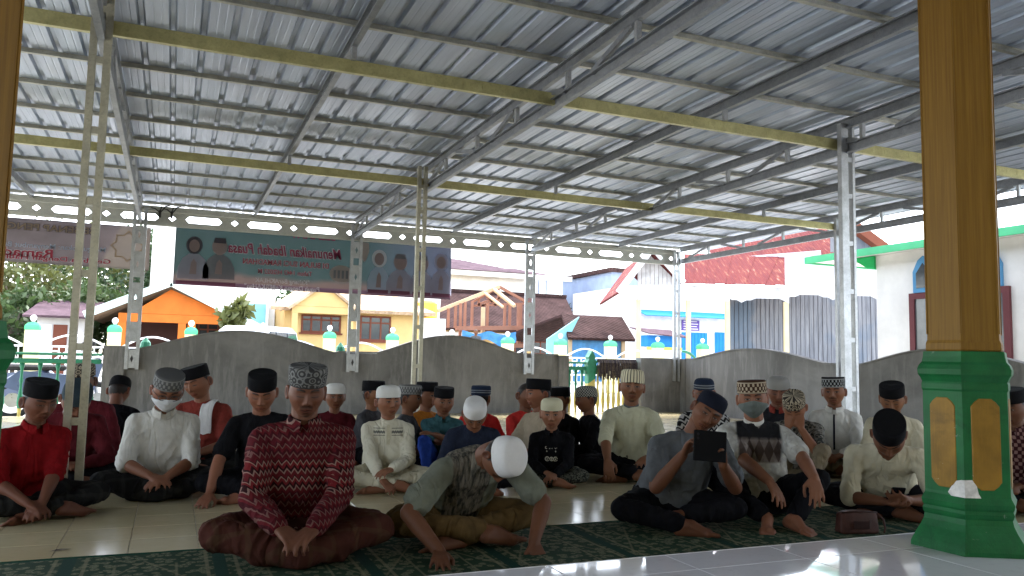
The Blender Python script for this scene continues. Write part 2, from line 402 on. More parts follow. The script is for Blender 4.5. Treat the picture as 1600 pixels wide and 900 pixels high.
# beams along X
def beam(name, p0, p1, h=.095, w=.04, flip=1, mat=None, ticks=True):
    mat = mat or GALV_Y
    mb = MB(); mb.prof(p0, p1, cch(h, w, .004, flip)); L = np.linalg.norm(np.array(p1)-np.array(p0))
    if ticks:                                                                 # pressed notches on the web
        d = (np.array(p1)-np.array(p0))/L; k = int(L/.16)
        sd_ = np.cross(d, (0, 0, 1)); 
        for i in range(k):
            q = np.array(p0)+d*(.08+i*.16)+sd_*(w/2+.001)*flip
            mb.bar(q-np.array((0, 0, h*.22)), q+np.array((0, 0, h*.22)), .004, .003, up=tuple(sd_))
    return cpart(mb, name, mat)
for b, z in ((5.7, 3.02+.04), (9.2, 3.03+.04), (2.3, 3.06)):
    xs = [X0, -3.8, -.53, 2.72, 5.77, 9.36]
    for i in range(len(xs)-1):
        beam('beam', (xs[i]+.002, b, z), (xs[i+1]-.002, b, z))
# eave lattice along the back
def lattice_module(w, z0, z1):
    bm = bmesh.new()
    def loop(pts):
        vs = [bm.verts.new((x, 0, z)) for x, z in pts]; return [bm.edges.new((vs[i], vs[(i+1) % len(vs)])) for i in range(len(vs))]
    zc = (z0+z1)/2-.005; e = loop([(0, z0), (w, z0), (w, z1), (0, z1)])
    hx = .27; hh = .052
    e += loop([(w*.36-hx, zc), (w*.36-hx+.05, zc+hh), (w*.36+hx-.05, zc+hh), (w*.36+hx, zc), (w*.36+hx-.05, zc-hh), (w*.36-hx+.05, zc-hh)])
    e += loop([(w*.86-.055, zc), (w*.86, zc+.045), (w*.86+.055, zc), (w*.86, zc-.045)])
    bmesh.ops.triangle_fill(bm, edges=e, use_beauty=True, use_dissolve=False)
    geo = bmesh.ops.extrude_face_region(bm, geom=bm.faces[:])
    for v in geo['geom']:
        if isinstance(v, bmesh.types.BMVert): v.co.y += .004
    bmesh.ops.recalc_face_normals(bm, faces=bm.faces[:])
    me = bpy.data.meshes.new('lattice_panel'); bm.to_mesh(me); bm.free(); me.materials.append(GALV_E); return me
LM = lattice_module(.93, 2.982, 3.155); nl = 17
for i in range(nl):
    c = mesh_obj('lattice_panel', LM, None, canopy, (9.32-.93*(i+1), 13.55, 0)); c.matrix_parent_inverse = CINV
for z, h in ((2.958, .052), (3.20, .085)):
    beam('eave_chord', (X0, 13.55, z), (9.31, 13.55, z), h, .045, 1, GALV_E, False)
# trusses
def truss(xf, xb, y0=2.0, y1=13.52, zb=2.985, zt=3.245, webs=True, mat=GALV_DARK):
    t = empty('truss' if webs else 'rafter', (0, 0, 0)); t.parent = canopy; t.matrix_parent_inverse = CINV
    def X(y): return xf+(xb-xf)*(y-5.7)/(13.5-5.7)
    def cp(mb, name, m_=mat): return mb.build(name, m_, t)
    mb = MB(); mb.prof((X(y0), y0, zt), (X(y1), y1, zt), cch(.10, .045)); cp(mb, 'top_chord')
    if not webs:
        for b in (5.7, 9.2): cp(MB().box(X(b)-.018, X(b)+.018, b-.06, b-.025, 3.10, 3.21), 'strut', GALV)
        return t
    mb = MB(); mb.prof((X(y0), y0, zb+.02), (X(y1), y1, zb+.02), cch(.10, .045)); cp(mb, 'bottom_chord')
    step = 1.02; k = int((y1-y0)/step)
    for i in range(k):
        y = y0+.35+i*step; x = X(y)
        mb = MB().box(x-.018, x+.018, y-.018, y+.018, zb+.072, zt-.052); cp(mb, 'strut', GALV)
        ya, yb = (y+.06, y+step*.62)
        za, z2 = (zb+.072, zt-.05) if i % 2 else (zt-.05, zb+.072)
        mb = MB(); mb.bar((X(ya), ya, za), (X(yb), yb, z2), .03, .04); cp(mb, 'brace')
    return t
for f_, b_ in ((-3.8, -3.85), (-.53, -.56), (2.72, 2.75), (5.77, 6.05), (9.36, 9.36)): truss(f_, b_)
for f_, b_ in ((-2.15, -2.03), (1.10, 1.11), (4.4, 4.5), (7.7, 7.93)): truss(f_, b_, webs=False)
# posts
def leg_pair(x, y, z0, z1, w, leg, rows, mat, deep=.05, along='x', plate=False, zs=None):
    p = empty('post', (0, 0, 0)); p.parent = canopy; p.matrix_parent_inverse = CINV
    for sgn, lw in ((-1, leg[0]), (1, leg[1])):
        cx = x+sgn*(w/2-lw/2) if along == 'x' else x
        mb = MB(); fl = sgn
        mb.box(cx-lw/2, cx+lw/2, y-deep/2, y-deep/2+.004, z0, z1)                 # web facing the terrace
        mb.box(cx-lw/2, cx-lw/2+.004, y-deep/2+.004, y+deep/2, z0, z1); mb.box(cx+lw/2-.004, cx+lw/2, y-deep/2+.004, y+deep/2, z0, z1)
        mb.build('channel', mat, p)
    for z in rows:
        MB().box(x-w/2+leg[0]+.001, x+w/2-leg[1]-.001, y-deep/2+.004, y+deep/2-.004, z-.022, z+.022).build('batten', mat, p)
    return p
GALV_WARM = mat_galv('galvanised_post', (.55, .53, .42), .42, .55)  # yellowish cast of reflected light put into the post colour
leg_pair(-.53, 5.66, 0, 3.30, .128, (.042, .045), [.52, .98, 1.44, 1.9, 2.36, 2.82, 3.16], GALV_WARM)
leg_pair(2.66, 9.15, 0, 3.25, .12, (.042, .042), [.4, .86, 1.32, 1.78, 2.24, 2.70, 3.0], GALV_WARM)
leg_pair(5.77, 5.62, 0, 3.24, .165, (.082, .03), [.3, .75, 1.2, 1.65, 2.1, 2.55, 2.9], GALV)
leg_pair(9.22, 9.15, 0, 3.2, .15, (.06, .035), [.3, .75, 1.2, 1.65, 2.1, 2.55, 2.9], GALV)
leg_pair(9.24, 13.44, .6, 3.2, .15, (.05, .05), [1.05, 1.5, 1.95, 2.4, 2.8], GALV)
def wall_post(x):
    p = leg_pair(x, 13.45, .70, 3.2, .20, (.05, .05), [], GALV, .04)
    zs = [(.72, 1.0, 1), (1.12, 1.42, 0), (1.55, 2.02, 1), (2.1, 2.5, 1), (2.62, 2.9, 1)]
    for z0, z1, dia in zs:
        bm = bmesh.new(); zc = (z0+z1)/2
        def loop(pts):
            vs = [bm.verts.new(q) for q in pts]; return [bm.edges.new((vs[i], vs[(i+1) % len(vs)])) for i in range(len(vs))]
        yy = 13.44
        e = loop([(x-.049, yy, z0), (x+.049, yy, z0), (x+.049, yy, z1), (x-.049, yy, z1)])
        if dia: e += loop([(x, yy, zc-.06), (x+.022, yy, zc), (x, yy, zc+.06), (x-.022, yy, zc)])
        bmesh.ops.triangle_fill(bm, edges=e, use_beauty=True)
        me = bpy.data.meshes.new('plate'); bm.to_mesh(me); bm.free(); me.materials.append(GALV); mesh_obj('plate', me, None, p)
for x in (-.56, 2.79, 6.03): wall_post(x)

# ================================================================== unseen mosque veranda behind the camera, dims the front rows; its two columns
MOSQ = plain('unseen_wall_dimming_yellow', (.36, .27, .09), .6, var=.08, scale=2)
CEIL_M = plain('unseen_ceiling_dimming_white', (.48, .48, .45), .8, var=.06, scale=2)
mos = empty('unseen_mosque_veranda', (0, -3, 0), label='unseen cream yellow mosque wall and ceiling behind the viewpoint, shaped to dim the front rows', cat='building')
bpy.context.view_layer.update(); mi = mos.matrix_world.inverted()
for nm, bx_, mt in (('wall', (-6.6, 9.0, -4.0, -3.8, -.3, 3.9), MOSQ), ('unseen_ceiling', (-6.6, 9.0, -3.8, 2.95, 3.9, 4.0), CEIL_M), ('fascia', (-6.6, 9.0, 2.6, 2.95, 3.45, 3.897), MOSQ)):  # unseen; extent and tones shaped to dim the light on the front rows
    o = MB().box(*bx_).build(nm, mt, mos); o.matrix_parent_inverse = mi
def column(x, y, label, edge, chip=False):
    c = empty('column', (x, y, UF), label=label, cat='column', group='painted six-sided veranda columns')
    k6 = .845/math.cos(math.pi/6); rot = edge
    pr = [(.287, .0), (.286, .02), (.276, .04), (.258, .07), (.238, .10), (.222, .13), (.216, .155), (.222, .165), (.226, .18), (.220, .195), (.226, .205), (.230, .225), (.222, .24), (.213, .255), (.211, .27), (.211, .745), (.216, .755), (.216, .78), (.212, .79), (.222, .81), (.233, .825), (.235, .85), (.226, .87), (.212, .885), (.206, .91), (.203, .935), (.19, .937)]
    MB().lathe([(r_*k6, z) for r_, z in pr], 6, rot=rot).build('pedestal', GREEN, c)
    MB().lathe([(.186*k6, .9375), (.191*k6, .945), (.189*k6, .975), (.182*k6, .99), (.180*k6, 1.02), (.180*k6, 2.0), (.179*k6, 3.34)], 6, rot=rot).build('shaft', SHAFT, c)
    for k in range(6):
        a = rot+k*math.pi/3; rr = .1795*k6
        MB().tube([(rr*math.cos(a), rr*math.sin(a), 1.02), (rr*math.cos(a)*.995, rr*math.sin(a)*.995, 3.34)], .006, 6).build('corner_rib', SHAFT, c)
        a = rot+(k+.5)*math.pi/3; ca, sa = math.cos(a), math.sin(a)
        hw, z0, z1, ch = .066, .29, .715, .038
        out = [(-hw, z0+ch), (-hw+.016, z0+ch*.45), (-hw+ch, z0), (hw-ch, z0), (hw-.016, z0+ch*.45), (hw, z0+ch), (hw, z1-ch), (hw-.016, z1-ch*.45), (hw-ch, z1), (-hw+ch, z1), (-hw+.016, z1-ch*.45), (-hw, z1-ch)]
        n = len(out)
        V = [(.845*.2105*ca-u*sa, .845*.2105*sa+u*ca, z) for u, z in out]+[((.845*.2105+.004)*ca-u*.95*sa, (.845*.2105+.004)*sa+u*.95*ca, .50+(z-.50)*.988) for u, z in out]
        MB().add(V, [(i, (i+1) % n, n+(i+1) % n, n+i) for i in range(n)]+[tuple(range(n, 2*n))]).build('panel', YELLOW, c)
    if chip:                                        # flaked paint wrapped round the front edge
        rr = .2118*k6; e = np.array((math.cos(rot), math.sin(rot)))*rr
        dl = np.array((math.cos(rot-math.pi*2/3), math.sin(rot-math.pi*2/3))); dr = np.array((math.cos(rot+math.pi*2/3), math.sin(rot+math.pi*2/3)))
        L = [(.015, .335), (.05, .325), (.085, .27), (.06, .245), (.0, .235)]; Rr = [(.035, .337), (.055, .31), (.062, .275), (.09, .225), (.075, .222), (.0, .235)]
        ofs = e/np.linalg.norm(e)*.0016
        top = e+ofs
        V = [(top[0], top[1], .335)]; nl = len(L)
        V += [tuple(e+ofs+dl*u)+(z,) for u, z in L]; V += [tuple(e+ofs+dr*u)+(z,) for u, z in Rr]
        F = [(0,)+tuple(range(1, nl+1)), (0,)+tuple(range(1+nl, 1+nl+len(Rr)))[::-1]]
        MB().add(V, F).build('paint_chip', PLASTERCHIP, c)
    return c
column(3.605, 2.78, 'thick ochre column on a green pedestal with flaked paint, at the right', R(-147), True)
column(-.65, 2.79, 'ochre column with green pedestal cut off by the left picture edge', R(-70))
# ================================================================== prayer carpet, small things on the floor
def mat_carpet():
    t = NT('green_prayer_carpet'); o = t.xyz(); x, y = o[0], o[1]
    m = t.math('FRACT', t.math('DIVIDE', t.math('ADD', x, 5.375), .625))          # one niche per module
    f = t.noise(28, 5, .7); v = t.vor(24, feat='F1'); sw = t.noise(16, 4, .6, dist=2.2)
    motif = t.ramp(t.math('ADD', t.math('MULTIPLY', v, 1.1), t.math('MULTIPLY', sw, .55)), [(.36, (.020, .030, .022)), (.46, (.075, .09, .06)), (.55, (.20, .19, .12)), (.62, (.05, .07, .04)), (.72, (.16, .155, .095)), (.82, (.02, .04, .022))])
    c = t.mix(t.math('MULTIPLY', f, .25), motif, (.015, .05, .03))
    lin = t.math('ADD', t.band(m, .10, .125, .004), t.band(m, .90, .925, .004)); c = t.mix(t.math('MULTIPLY', lin, .55), c, (.20, .18, .11))
    lin2 = t.math('MULTIPLY', t.math('ADD', t.band(m, .30, .318, .004), t.band(m, .70, .718, .004)), t.math('SUBTRACT', 1.0, t.step(y, 4.0, .02))); c = t.mix(t.math('MULTIPLY', lin2, .6), c, (.17, .16, .10))
    tri = t.math('ABSOLUTE', t.math('SUBTRACT', m, .5)); niche = t.math('ADD', t.math('MULTIPLY', tri, 1.3), y)
    c = t.mix(t.math('MULTIPLY', t.band(niche, 4.06, 4.085, .006), .5), c, (.18, .16, .10))
    band = t.math('SUBTRACT', 1.0, t.band(m, .045, .955, .004)); c = t.mix(band, c, (.010, .036, .025))
    c = t.mix(t.step(y, 4.215, .004), c, (.01, .05, .03))
    t.color(c); t.rough(.95); t.spec(.1); t.bump(t.noise(260, 3, .7), .6, .006); return t.m
CARPET = mat_carpet()
V = []; F = []; xs = np.linspace(-2.2, 4.75, 140); ys = np.linspace(3.12, 4.25, 26)
for zz in (0, 1):
    for i, x in enumerate(xs):
        for j, y in enumerate(ys):
            h = .010+.003*mnoise.noise((x*2.1, y*2.3, 3))+ .002*mnoise.noise((x*7, y*7, 1))
            yy = y+.012*mnoise.noise((x*1.1, 0, 9))
            V.append((x, yy, (max(h, .006) if zz else .0015)))
n1, n2 = len(xs), len(ys)
for i in range(n1-1):
    for j in range(n2-1):
        q = n1*n2+i*n2+j; F.append((q, q+n2, q+n2+1, q+1))
for i in range(n1-1):
    for j in (0, n2-1):
        q = i*n2+j; F.append((q, q+n2, q+n2+n1*n2, q+n1*n2))
for j in range(n2-1):
    for i in (0, n1-1):
        q = i*n2+j; F.append((q, q+1, q+1+n1*n2, q+n1*n2))
carpet = mesh_obj('prayer_carpet', new_mesh('prayer_carpet', V, F, True, CARPET))
tag(carpet, 'long dark green patterned prayer carpet laid along the white tiled step', 'carpet')

LEATHER = plain('brown_leather', (.045, .017, .012), .6, spec=.2, var=.3, scale=18, bump=.3, bscale=60)
DARKRED = plain('dark_stitching', (.025, .010, .008), .7, spec=.15)
bagp = GND(1348, 836, .012); bag = empty('leather_pouch', tuple(bagp+np.array((.02, .06, 0))), R(-14), 'small brown leather pouch with a zip on the carpet beside the right column', 'pouch')
bm = bmesh.new(); bmesh.ops.create_cube(bm, size=1); bmesh.ops.subdivide_edges(bm, edges=bm.edges[:], cuts=5, use_grid_fill=True)
for v in bm.verts:
    x, y, z = v.co; k = 1-.25*max(0, abs(x)-.3)*2; zz = (z+.5)
    v.co = (x*.24*(1-.06*zz), y*.085*(1-.35*zz)*k*(1+.25*(1-4*x*x)*.5), zz*.125*(1-.10*(2*x)**4)+.006*mnoise.noise((x*4, y*4, z*4)))
me = bpy.data.meshes.new('pouch_body'); bm.to_mesh(me); bm.free(); me.materials.append(LEATHER); me.polygons.foreach_set('use_smooth', [True]*len(me.polygons))
o = mesh_obj('pouch_body', me, None, bag); o.modifiers.new('s', 'SUBSURF').render_levels = 1
MB().tube([(-.11, -.028, .118), (0, -.034, .124), (.11, -.028, .118)], .004, 6).build('zip', DARKRED, bag, smooth=True)
MB().box(-.05, .05, -.052, -.046, .03, .075, .003).build('front_flap', DARKRED, bag)
MB().tube([(.11, -.02, .11), (.145, -.03, .08), (.15, -.04, .03), (.135, -.05, .008)], .006, 6).build('wrist_strap', LEATHER, bag, smooth=True)
leafp = GND(95, 860)
lf = MB(); lf.add([(-.05, 0, .001), (0, -.012, .006), (.05, 0, .002), (0, .014, .005), (-.02, .016, .004)], [(0, 1, 2, 3, 4)]); o = lf.build('dry_leaf', plain('dry_leaf', (.05, .03, .02), .8), loc=tuple(leafp), rot=(0, 0, .3))
tag(o, 'small dry brown leaf lying on the beige tiles at lower left', 'leaf')

# ================================================================== banners (we see their backs: the print shows through mirrored)
def text_mesh(s, size, mat, shear=0, offset=0, bold=0.0, space=1.0):
    cu = bpy.data.curves.new('lettering', 'FONT'); cu.body = s; cu.size = size; cu.shear = shear; cu.offset = offset; cu.align_x = 'CENTER'; cu.space_character = space
    cu.resolution_u = 2
    o = bpy.data.objects.new('lettering', cu); COL.objects.link(o)
    dg = bpy.context.evaluated_depsgraph_get(); me = bpy.data.meshes.new_from_object(o.evaluated_get(dg)); bpy.data.objects.remove(o); bpy.data.curves.remove(cu)
    me.materials.clear(); me.materials.append(mat); return me
def banner(name, x0, x1, z0, z1, y, mat, label):
    b = empty(name, ((x0+x1)/2, y, (z0+z1)/2), label=label, cat='banner'); w, h = x1-x0, z1-z0
    V = []; F = []; nx, nz = 50, 14
    for i in range(nx+1):
        for j in range(nz+1):
            u = i/nx-.5; v = j/nz-.5
            V.append((u*w, .012*mnoise.noise((u*5+x0, v*2, 0))+.010*(1-abs(v))*mnoise.noise((u*11, v*3, 4)), v*h+.012*math.sin(u*3.1)*(v-.5)))
    F = [(i*(nz+1)+j, (i+1)*(nz+1)+j, (i+1)*(nz+1)+j+1, i*(nz+1)+j+1) for i in range(nx) for j in range(nz)]
    o = mesh_obj('cloth', new_mesh('cloth', V, F, True, mat), None, b)
    so = o.modifiers.new('t', 'SOLIDIFY'); so.thickness = .002
    def pr(me, x, z, k=0, nm='printed_lettering'):
        c = mesh_obj(nm, me, None, b, (x, -.016-.0015*k, z)); 
        if nm == 'printed_lettering': c['kind'] = 'stuff'
        return c
    def txt(s, x, z, size, mat_, out=None, shear=0, bold=0.006, wfit=None, space=1.0):
        for k, (mt, off) in enumerate(((out, bold*1.9), (mat_, bold*.6)) if out else ((mat_, bold*.6),)):
            me = text_mesh(s, size, mt, shear, off, space=space)
            co = np.array([v.co[:] for v in me.vertices]); wd = co[:, 0].max()-co[:, 0].min()
            c = pr(me, x, z, k+2); sx = (wfit/wd if wfit else 1); c.scale = (-sx, 1, 1); c.rotation_euler = (R(90), 0, 0)
    def flat(pts, x, z, mt, k=1, sc=1.0, nm='printed_figure'):
        me = new_mesh(nm, [(px*sc, 0, pz*sc) for px, pz in pts], [tuple(range(len(pts)))], mat=mt); return pr(me, x, z, k, nm)
    return b, txt, flat
def ell(cx, cz, rx, rz, n=20, a0=0, a1=2*math.pi): return [(cx+rx*math.cos(a0+(a1-a0)*i/n), cz+rz*math.sin(a0+(a1-a0)*i/n)) for i in range(n)]
def bust(w, h, neck=.5): return [(-w/2, 0), (w/2, 0), (w/2*.98, h*.45), (w/2*.72, h*.8), (w*.16, h), (-w*.16, h), (-w/2*.72, h*.8), (-w/2*.98, h*.45)]
def mat_cloth_banner(name, fn):
    t = NT(name); c = fn(t); f = t.noise(3, 4); t.color(t.mix(t.math('MULTIPLY', f, .3), c, (.28, .27, .30))); t.rough(.7)
    # thin vinyl: daylight from outside shines through it
    tr = t.n('ShaderNodeBsdfTranslucent'); ms = t.n('ShaderNodeMixShader'); ms.inputs[0].default_value = .62
    lk = t.b.inputs['Base Color'].links[0].from_socket; t.l(lk, tr.inputs[0]); out = t.t.nodes['Material Output']
    t.l(t.b.outputs[0], ms.inputs[1]); t.l(tr.outputs[0], ms.inputs[2]); t.l(ms.outputs[0], out.inputs[0]); return t.m
def fn2(t):
    o = t.xyz(); n = t.noise(1.2, 3, .5)
    c = t.mix(t.step(t.math('ADD', o[2], t.math('MULTIPLY', n, .25)), -.14, .05), (.25, .20, .18), (.10, .155, .15))
    c = t.mix(t.step(o[0], 1.35, .7), c, (.18, .20, .25)); return t.mix(t.math('SUBTRACT', 1.0, t.step(o[2], -.40, .01)), c, (.20, .13, .17))
def fn1(t):
    o = t.xyz(); n = t.noise(1.5, 3, .5); c = t.ramp(n, [(.3, (.17, .15, .15)), (.7, (.25, .22, .22))])
    return t.mix(t.step(t.math('ADD', o[0], t.math('MULTIPLY', o[2], -.4)), .98, .03), c, (.30, .27, .24))
BP = {k: plain('print_'+k, c, .7, var=.06) for k, c in dict(pink=(.38, .06, .13), white=(.66, .66, .70), paleblue=(.42, .50, .62), red=(.42, .05, .09), gold=(.42, .33, .24), dark=(.09, .08, .10), face=(.36, .28, .28), maroon=(.16, .06, .10), lilac=(.36, .35, .43), grey=(.22, .22, .25), cream=(.46, .38, .36)).items()}
for m_ in BP.values():                                  # ink on the same thin vinyl: daylight shines through it too
    t_ = m_.node_tree; b_ = t_.nodes['Principled BSDF']; tr = t_.nodes.new('ShaderNodeBsdfTranslucent'); ms = t_.nodes.new('ShaderNodeMixShader'); ms.inputs[0].default_value = .62
    t_.links.new(b_.inputs['Base Color'].links[0].from_socket, tr.inputs[0]); t_.links.new(b_.outputs[0], ms.inputs[1]); t_.links.new(tr.outputs[0], ms.inputs[2]); t_.links.new(ms.outputs[0], t_.nodes['Material Output'].inputs[0])
b2, txt, flat = banner('printed_banner', -.05, 4.60, 2.04, 2.99, 13.80, mat_cloth_banner('banner_teal', fn2), 'wide teal printed banner with portraits hung under the back eave, seen mirrored')
def bx2(px, py): p = ONB(px, py, 13.78); return p[0]-2.275, p[2]-2.515
x, z = bx2(490, 372); txt('SELAMAT', x, z-.02, .15, BP['pink'], None, wfit=.75)
x, z = bx2(448, 398); txt('Menunaikan Ibadah Puasa', x, z-.02, .24, BP['pink'], BP['white'], .25, .008, 1.85)
x, z = bx2(448, 412); txt('DI BULAN SUCI RAMADHAN', x, z-.04, .125, BP['red'], BP['white'], 0, .005, 1.40)
x, z = bx2(446, 426); txt('Tahun 1443 H/2022 M', x, z-.035, .105, BP['red'], BP['white'], .1, .004, .88)
x, z = bx2(442, 440); txt('"Kalteng BerAKHLAK', x, z-.03, .10, BP['white'], None, .1, .004, .88)
x, z = bx2(442, 449); txt('Penuh Dengan KeBERKAHan"', x, z-.04, .105, BP['white'], None, .1, .004, 1.22)
def figure(px, head_y, base_y, wpx, scarf, cloth, k=1, cap=None):
    x, z = bx2(px, base_y); h = bx2(px, head_y)[1]-z; w = wpx*.0107
    flat(bust(w, h*.62), x, z, cloth, k); hc = h*.83; hr = h*.15
    flat(ell(0, hc, hr*1.25, hr*1.45), x, z, scarf, k+1); flat(ell(0, hc-.01, hr*.8, hr*1.02), x, z, BP['face'], k+2)
    if cap: flat([(-hr, hc+hr*.6), (hr, hc+hr*.6), (hr*.9, hc+hr*1.5), (-hr*.9, hc+hr*1.5)], x, z, cap, k+3)
    flat([(-w*.12, h*.12), (w*.10, h*.12), (w*.10, h*.40), (0, h*.50), (-w*.08, h*.40)], x, z, BP['face'], k+3)      # hands pressed together
figure(301, 372, 436, 44, BP['dark'], BP['lilac']); figure(341, 375, 436, 46, BP['face'], BP['grey'], cap=BP['dark'])
figure(591, 393, 457, 38, BP['white'], BP['paleblue']); figure(624, 400, 458, 46, BP['face'], BP['lilac'], 5, BP['grey'])
figure(658, 402, 460, 42, BP['face'], BP['lilac'], 1, BP['grey']); figure(688, 399, 461, 38, BP['lilac'], BP['lilac'], 5)
for px0, px1, py in ((275, 368, 441), (574, 606, 455), (610, 640, 457), (644, 672, 459), (675, 703, 461)):
    a_, b_ = bx2(px0, py), bx2(px1, py); flat([(0, -.03), (b_[0]-a_[0], -.03), (b_[0]-a_[0], .035), (0, .035)], a_[0], a_[1], BP['maroon'], 9, nm='printed_caption')
x, z = bx2(533, 428); flat(ell(0, 0, .20, .15, 24), x, z, BP['cream'], 1, nm='printed_emblem')
for i in range(4): flat([(-.02, -.08), (.02, -.08), (.02, .06), (-.02, .06)], x-.11+.07*i, z, BP['grey'], 2, nm='printed_emblem')
x, z = bx2(570, 394); flat([(-.07, .17), (.07, .17), (.08, .02), (.03, -.14), (0, -.18), (-.03, -.14), (-.08, .02)], x, z, BP['cream'], 1, nm='printed_emblem')
b1, txt, flat = banner('printed_banner', -3.5, -.41, 2.26, 2.93, 13.80, mat_cloth_banner('banner_mauve', fn1), 'mauve printed banner at the left end of the back eave, seen mirrored')
def bx1(px, py): p = ONB(px, py, 13.78); return p[0]+1.955, p[2]-2.595
x, z = bx1(60, 356); txt('SEGENAP PENGURUS M', x-.12, z-.04, .14, BP['gold'], BP['dark'], 0, .004, 1.75)
x, z = bx1(70, 382); txt('Mengucapkan: Menyambut Bulan Yang', x-.05, z-.06, .105, BP['paleblue'], None, 0, .003, 1.75)
x, z = bx1(30, 394); txt('Ramadhan', x-.05, z-.05, .17, BP['red'], BP['white'], 0, .006, .98)
x, z = bx1(95, 405); txt('Gembira Dengan Hadirmu, J', x-.20, z-.03, .10, BP['red'], BP['white'], .0, .003, 1.75)
x, z = bx1(200, 385)
star = []
for i in range(16): a = i*math.pi/8; r_ = .25 if i % 2 == 0 else .19; star.append((r_*math.cos(a), r_*math.sin(a)))
star_in = [(px*.88, pz*.88) for px, pz in star]
me = new_mesh('printed_emblem', [(px, 0, pz) for px, pz in star+star_in], [(i, (i+1) % 16, 16+(i+1) % 16, 16+i) for i in range(16)], mat=BP['gold']); mesh_obj('printed_emblem', me, None, b1, (x, -.018, z))

# ================================================================== balustrades, gate
PGREEN = plain('green_rail_paint', (.02, .22, .12), .5, var=.2, scale=8)
PYEL = plain('yellow_baluster_paint', (.55, .46, .14), .55, var=.15, scale=8)
def baluster_prof(h): return [(.030, 0), (.034, .03*h), (.026, .06*h), (.020, .12*h), (.030, .22*h), (.040, .32*h), (.034, .42*h), (.018, .56*h), (.016, .64*h), (.028, .70*h), (.018, .76*h), (.020, .9*h), (.032, .94*h), (.032, h)]
def balustrade(name, x0, x1, y, zt, n, label, lower, upper_, split=.55, rail=True):
    b = empty(name, ((x0+x1)/2, y, -.16), label=label, cat='railing'); w = x1-x0
    MB().box(-w/2, w/2, -.05, .05, 0, .09, .01).build('bottom_rail', lower, b)
    h = zt+.16-.09-.07
    MB().box(-w/2, w/2, -.045, .045, zt+.16-.16, zt+.16-.09, .01).build('middle_rail', PGREEN, b)
    MB().box(-w/2, w/2, -.055, .055, zt+.16-.04, zt+.16, .012).build('top_rail', PGREEN, b)
    hb = zt+.16-.16-.09
    for i in range(n):
        x = -w/2+w*(i+.5)/n
        p = baluster_prof(hb); k = int(len(p)*split)
        o = MB(); o.lathe(p, 12); fi = o.mi
        for q, f in enumerate(o.F): fi[q] = 0 if q < k*12 else 1
        o.build('baluster', [lower, upper_], b, (x, 0, .09), smooth=True)
    return b
balustrade('balustrade', -6.0, -.97, 13.55, .93, 22, 'green topped balustrade with turned balusters at the left behind the red shirt', PYEL, PGREEN, .35)
balustrade('balustrade', 6.88, 7.28, 13.6, .95, 3, 'short green balustrade piece between wall end and gate post', PYEL, PGREEN, .5)
gate = balustrade('gate', 7.50, 8.42, 13.6, .98, 8, 'low gate of cream turned balusters between the cement walls', PYEL, PYEL, .5)
gp = empty('gate_post', (7.39, 13.6, -.16), label='green and yellow gate post with stepped green finial beside the cement wall', cat='post')
MB().box(-.075, .075, -.075, .075, 0, .86, .008).build('lower_shaft', PYEL, gp); 
MB().poly([(-.077, .70), (.077, .80), (.077, .88), (.12, .88), (.12, 1.02), (.085, 1.02), (.085, 1.05), (.10, 1.10), (.06, 1.17), (.075, 1.20), (.035, 1.27), (0, 1.33), (-.035, 1.27), (-.075, 1.20), (-.06, 1.17), (-.10, 1.10), (-.085, 1.05), (-.085, 1.02), (-.12, 1.02), (-.12, .88), (-.077, .88)], -.079, .079).build('upper_shaft', PGREEN, gp)
for px, py in ((227, 545), (532, 543)):
    p = ONB(px, py, 14.0); o = empty('finial_post', (p[0], 14.0, -.16), label='green post finial peeping over the cement wall '+('near the left end' if px < 300 else 'in the dip between the two humps'), cat='post')
    MB().lathe([(.09, 0), (.09, 1.05), (.11, 1.07), (.11, 1.12), (.06, 1.15), (.085, 1.21), (.07, 1.28), (.03, 1.33), (.008, 1.36)], 10).build('shaft', PGREEN, o)
# dark mop fringes hung over the gate
FR = plain('dark_mop_yarn', (.045, .035, .045), .95, var=.6, scale=40, bump=.5); FR2 = plain('brown_mop_yarn', (.09, .07, .06), .95, var=.5, scale=40)
mop = empty('mop_head', (7.9, 13.50, .96), label='dark stringy mop heads hung over the gate to dry', cat='mop')
mb = MB(); mb.tube([(-.40, .02, .03), (.44, .02, .03)], .02, 8); mb.build('hanger', FR, mop)
for kk, mt in ((0, FR), (1, FR2)):
    mb = MB()
    for i in range(170):
        x = RNG.uniform(-.40, .44); l = RNG.uniform(.18, .36); y = RNG.uniform(-.05, .01); dx = RNG.normal(0, .015)
        mb.tube([(x, y*.3, .05), (x+dx*.3, y-.03, -.02), (x+dx, y-.035, -l*.6), (x+dx*1.4, y-.03, -l)], .0065, 4)
    o = mb.build('strand_mass', mt, mop, fix=False); o['kind'] = 'stuff'
# green curved hand rail outside the right wall
rl = MB(); p0 = ONB(1066, 549, 14.6); p1 = ONB(1088, 562, 14.6)
pts = [tuple(p0+(p1-p0)*s+np.array((0, 0, .05*math.sin(math.pi*s)))) for s in np.linspace(0, 1, 8)]
rl.tube(pts+[(p1[0]+.25, 14.6, p1[2]+.06), (p1[0]+.25, 14.6, -.16)], .03, 8); o = rl.build('hand_rail', PGREEN, smooth=True); tag(o, 'green curved hand rail just outside the corner of the cement wall', 'railing')

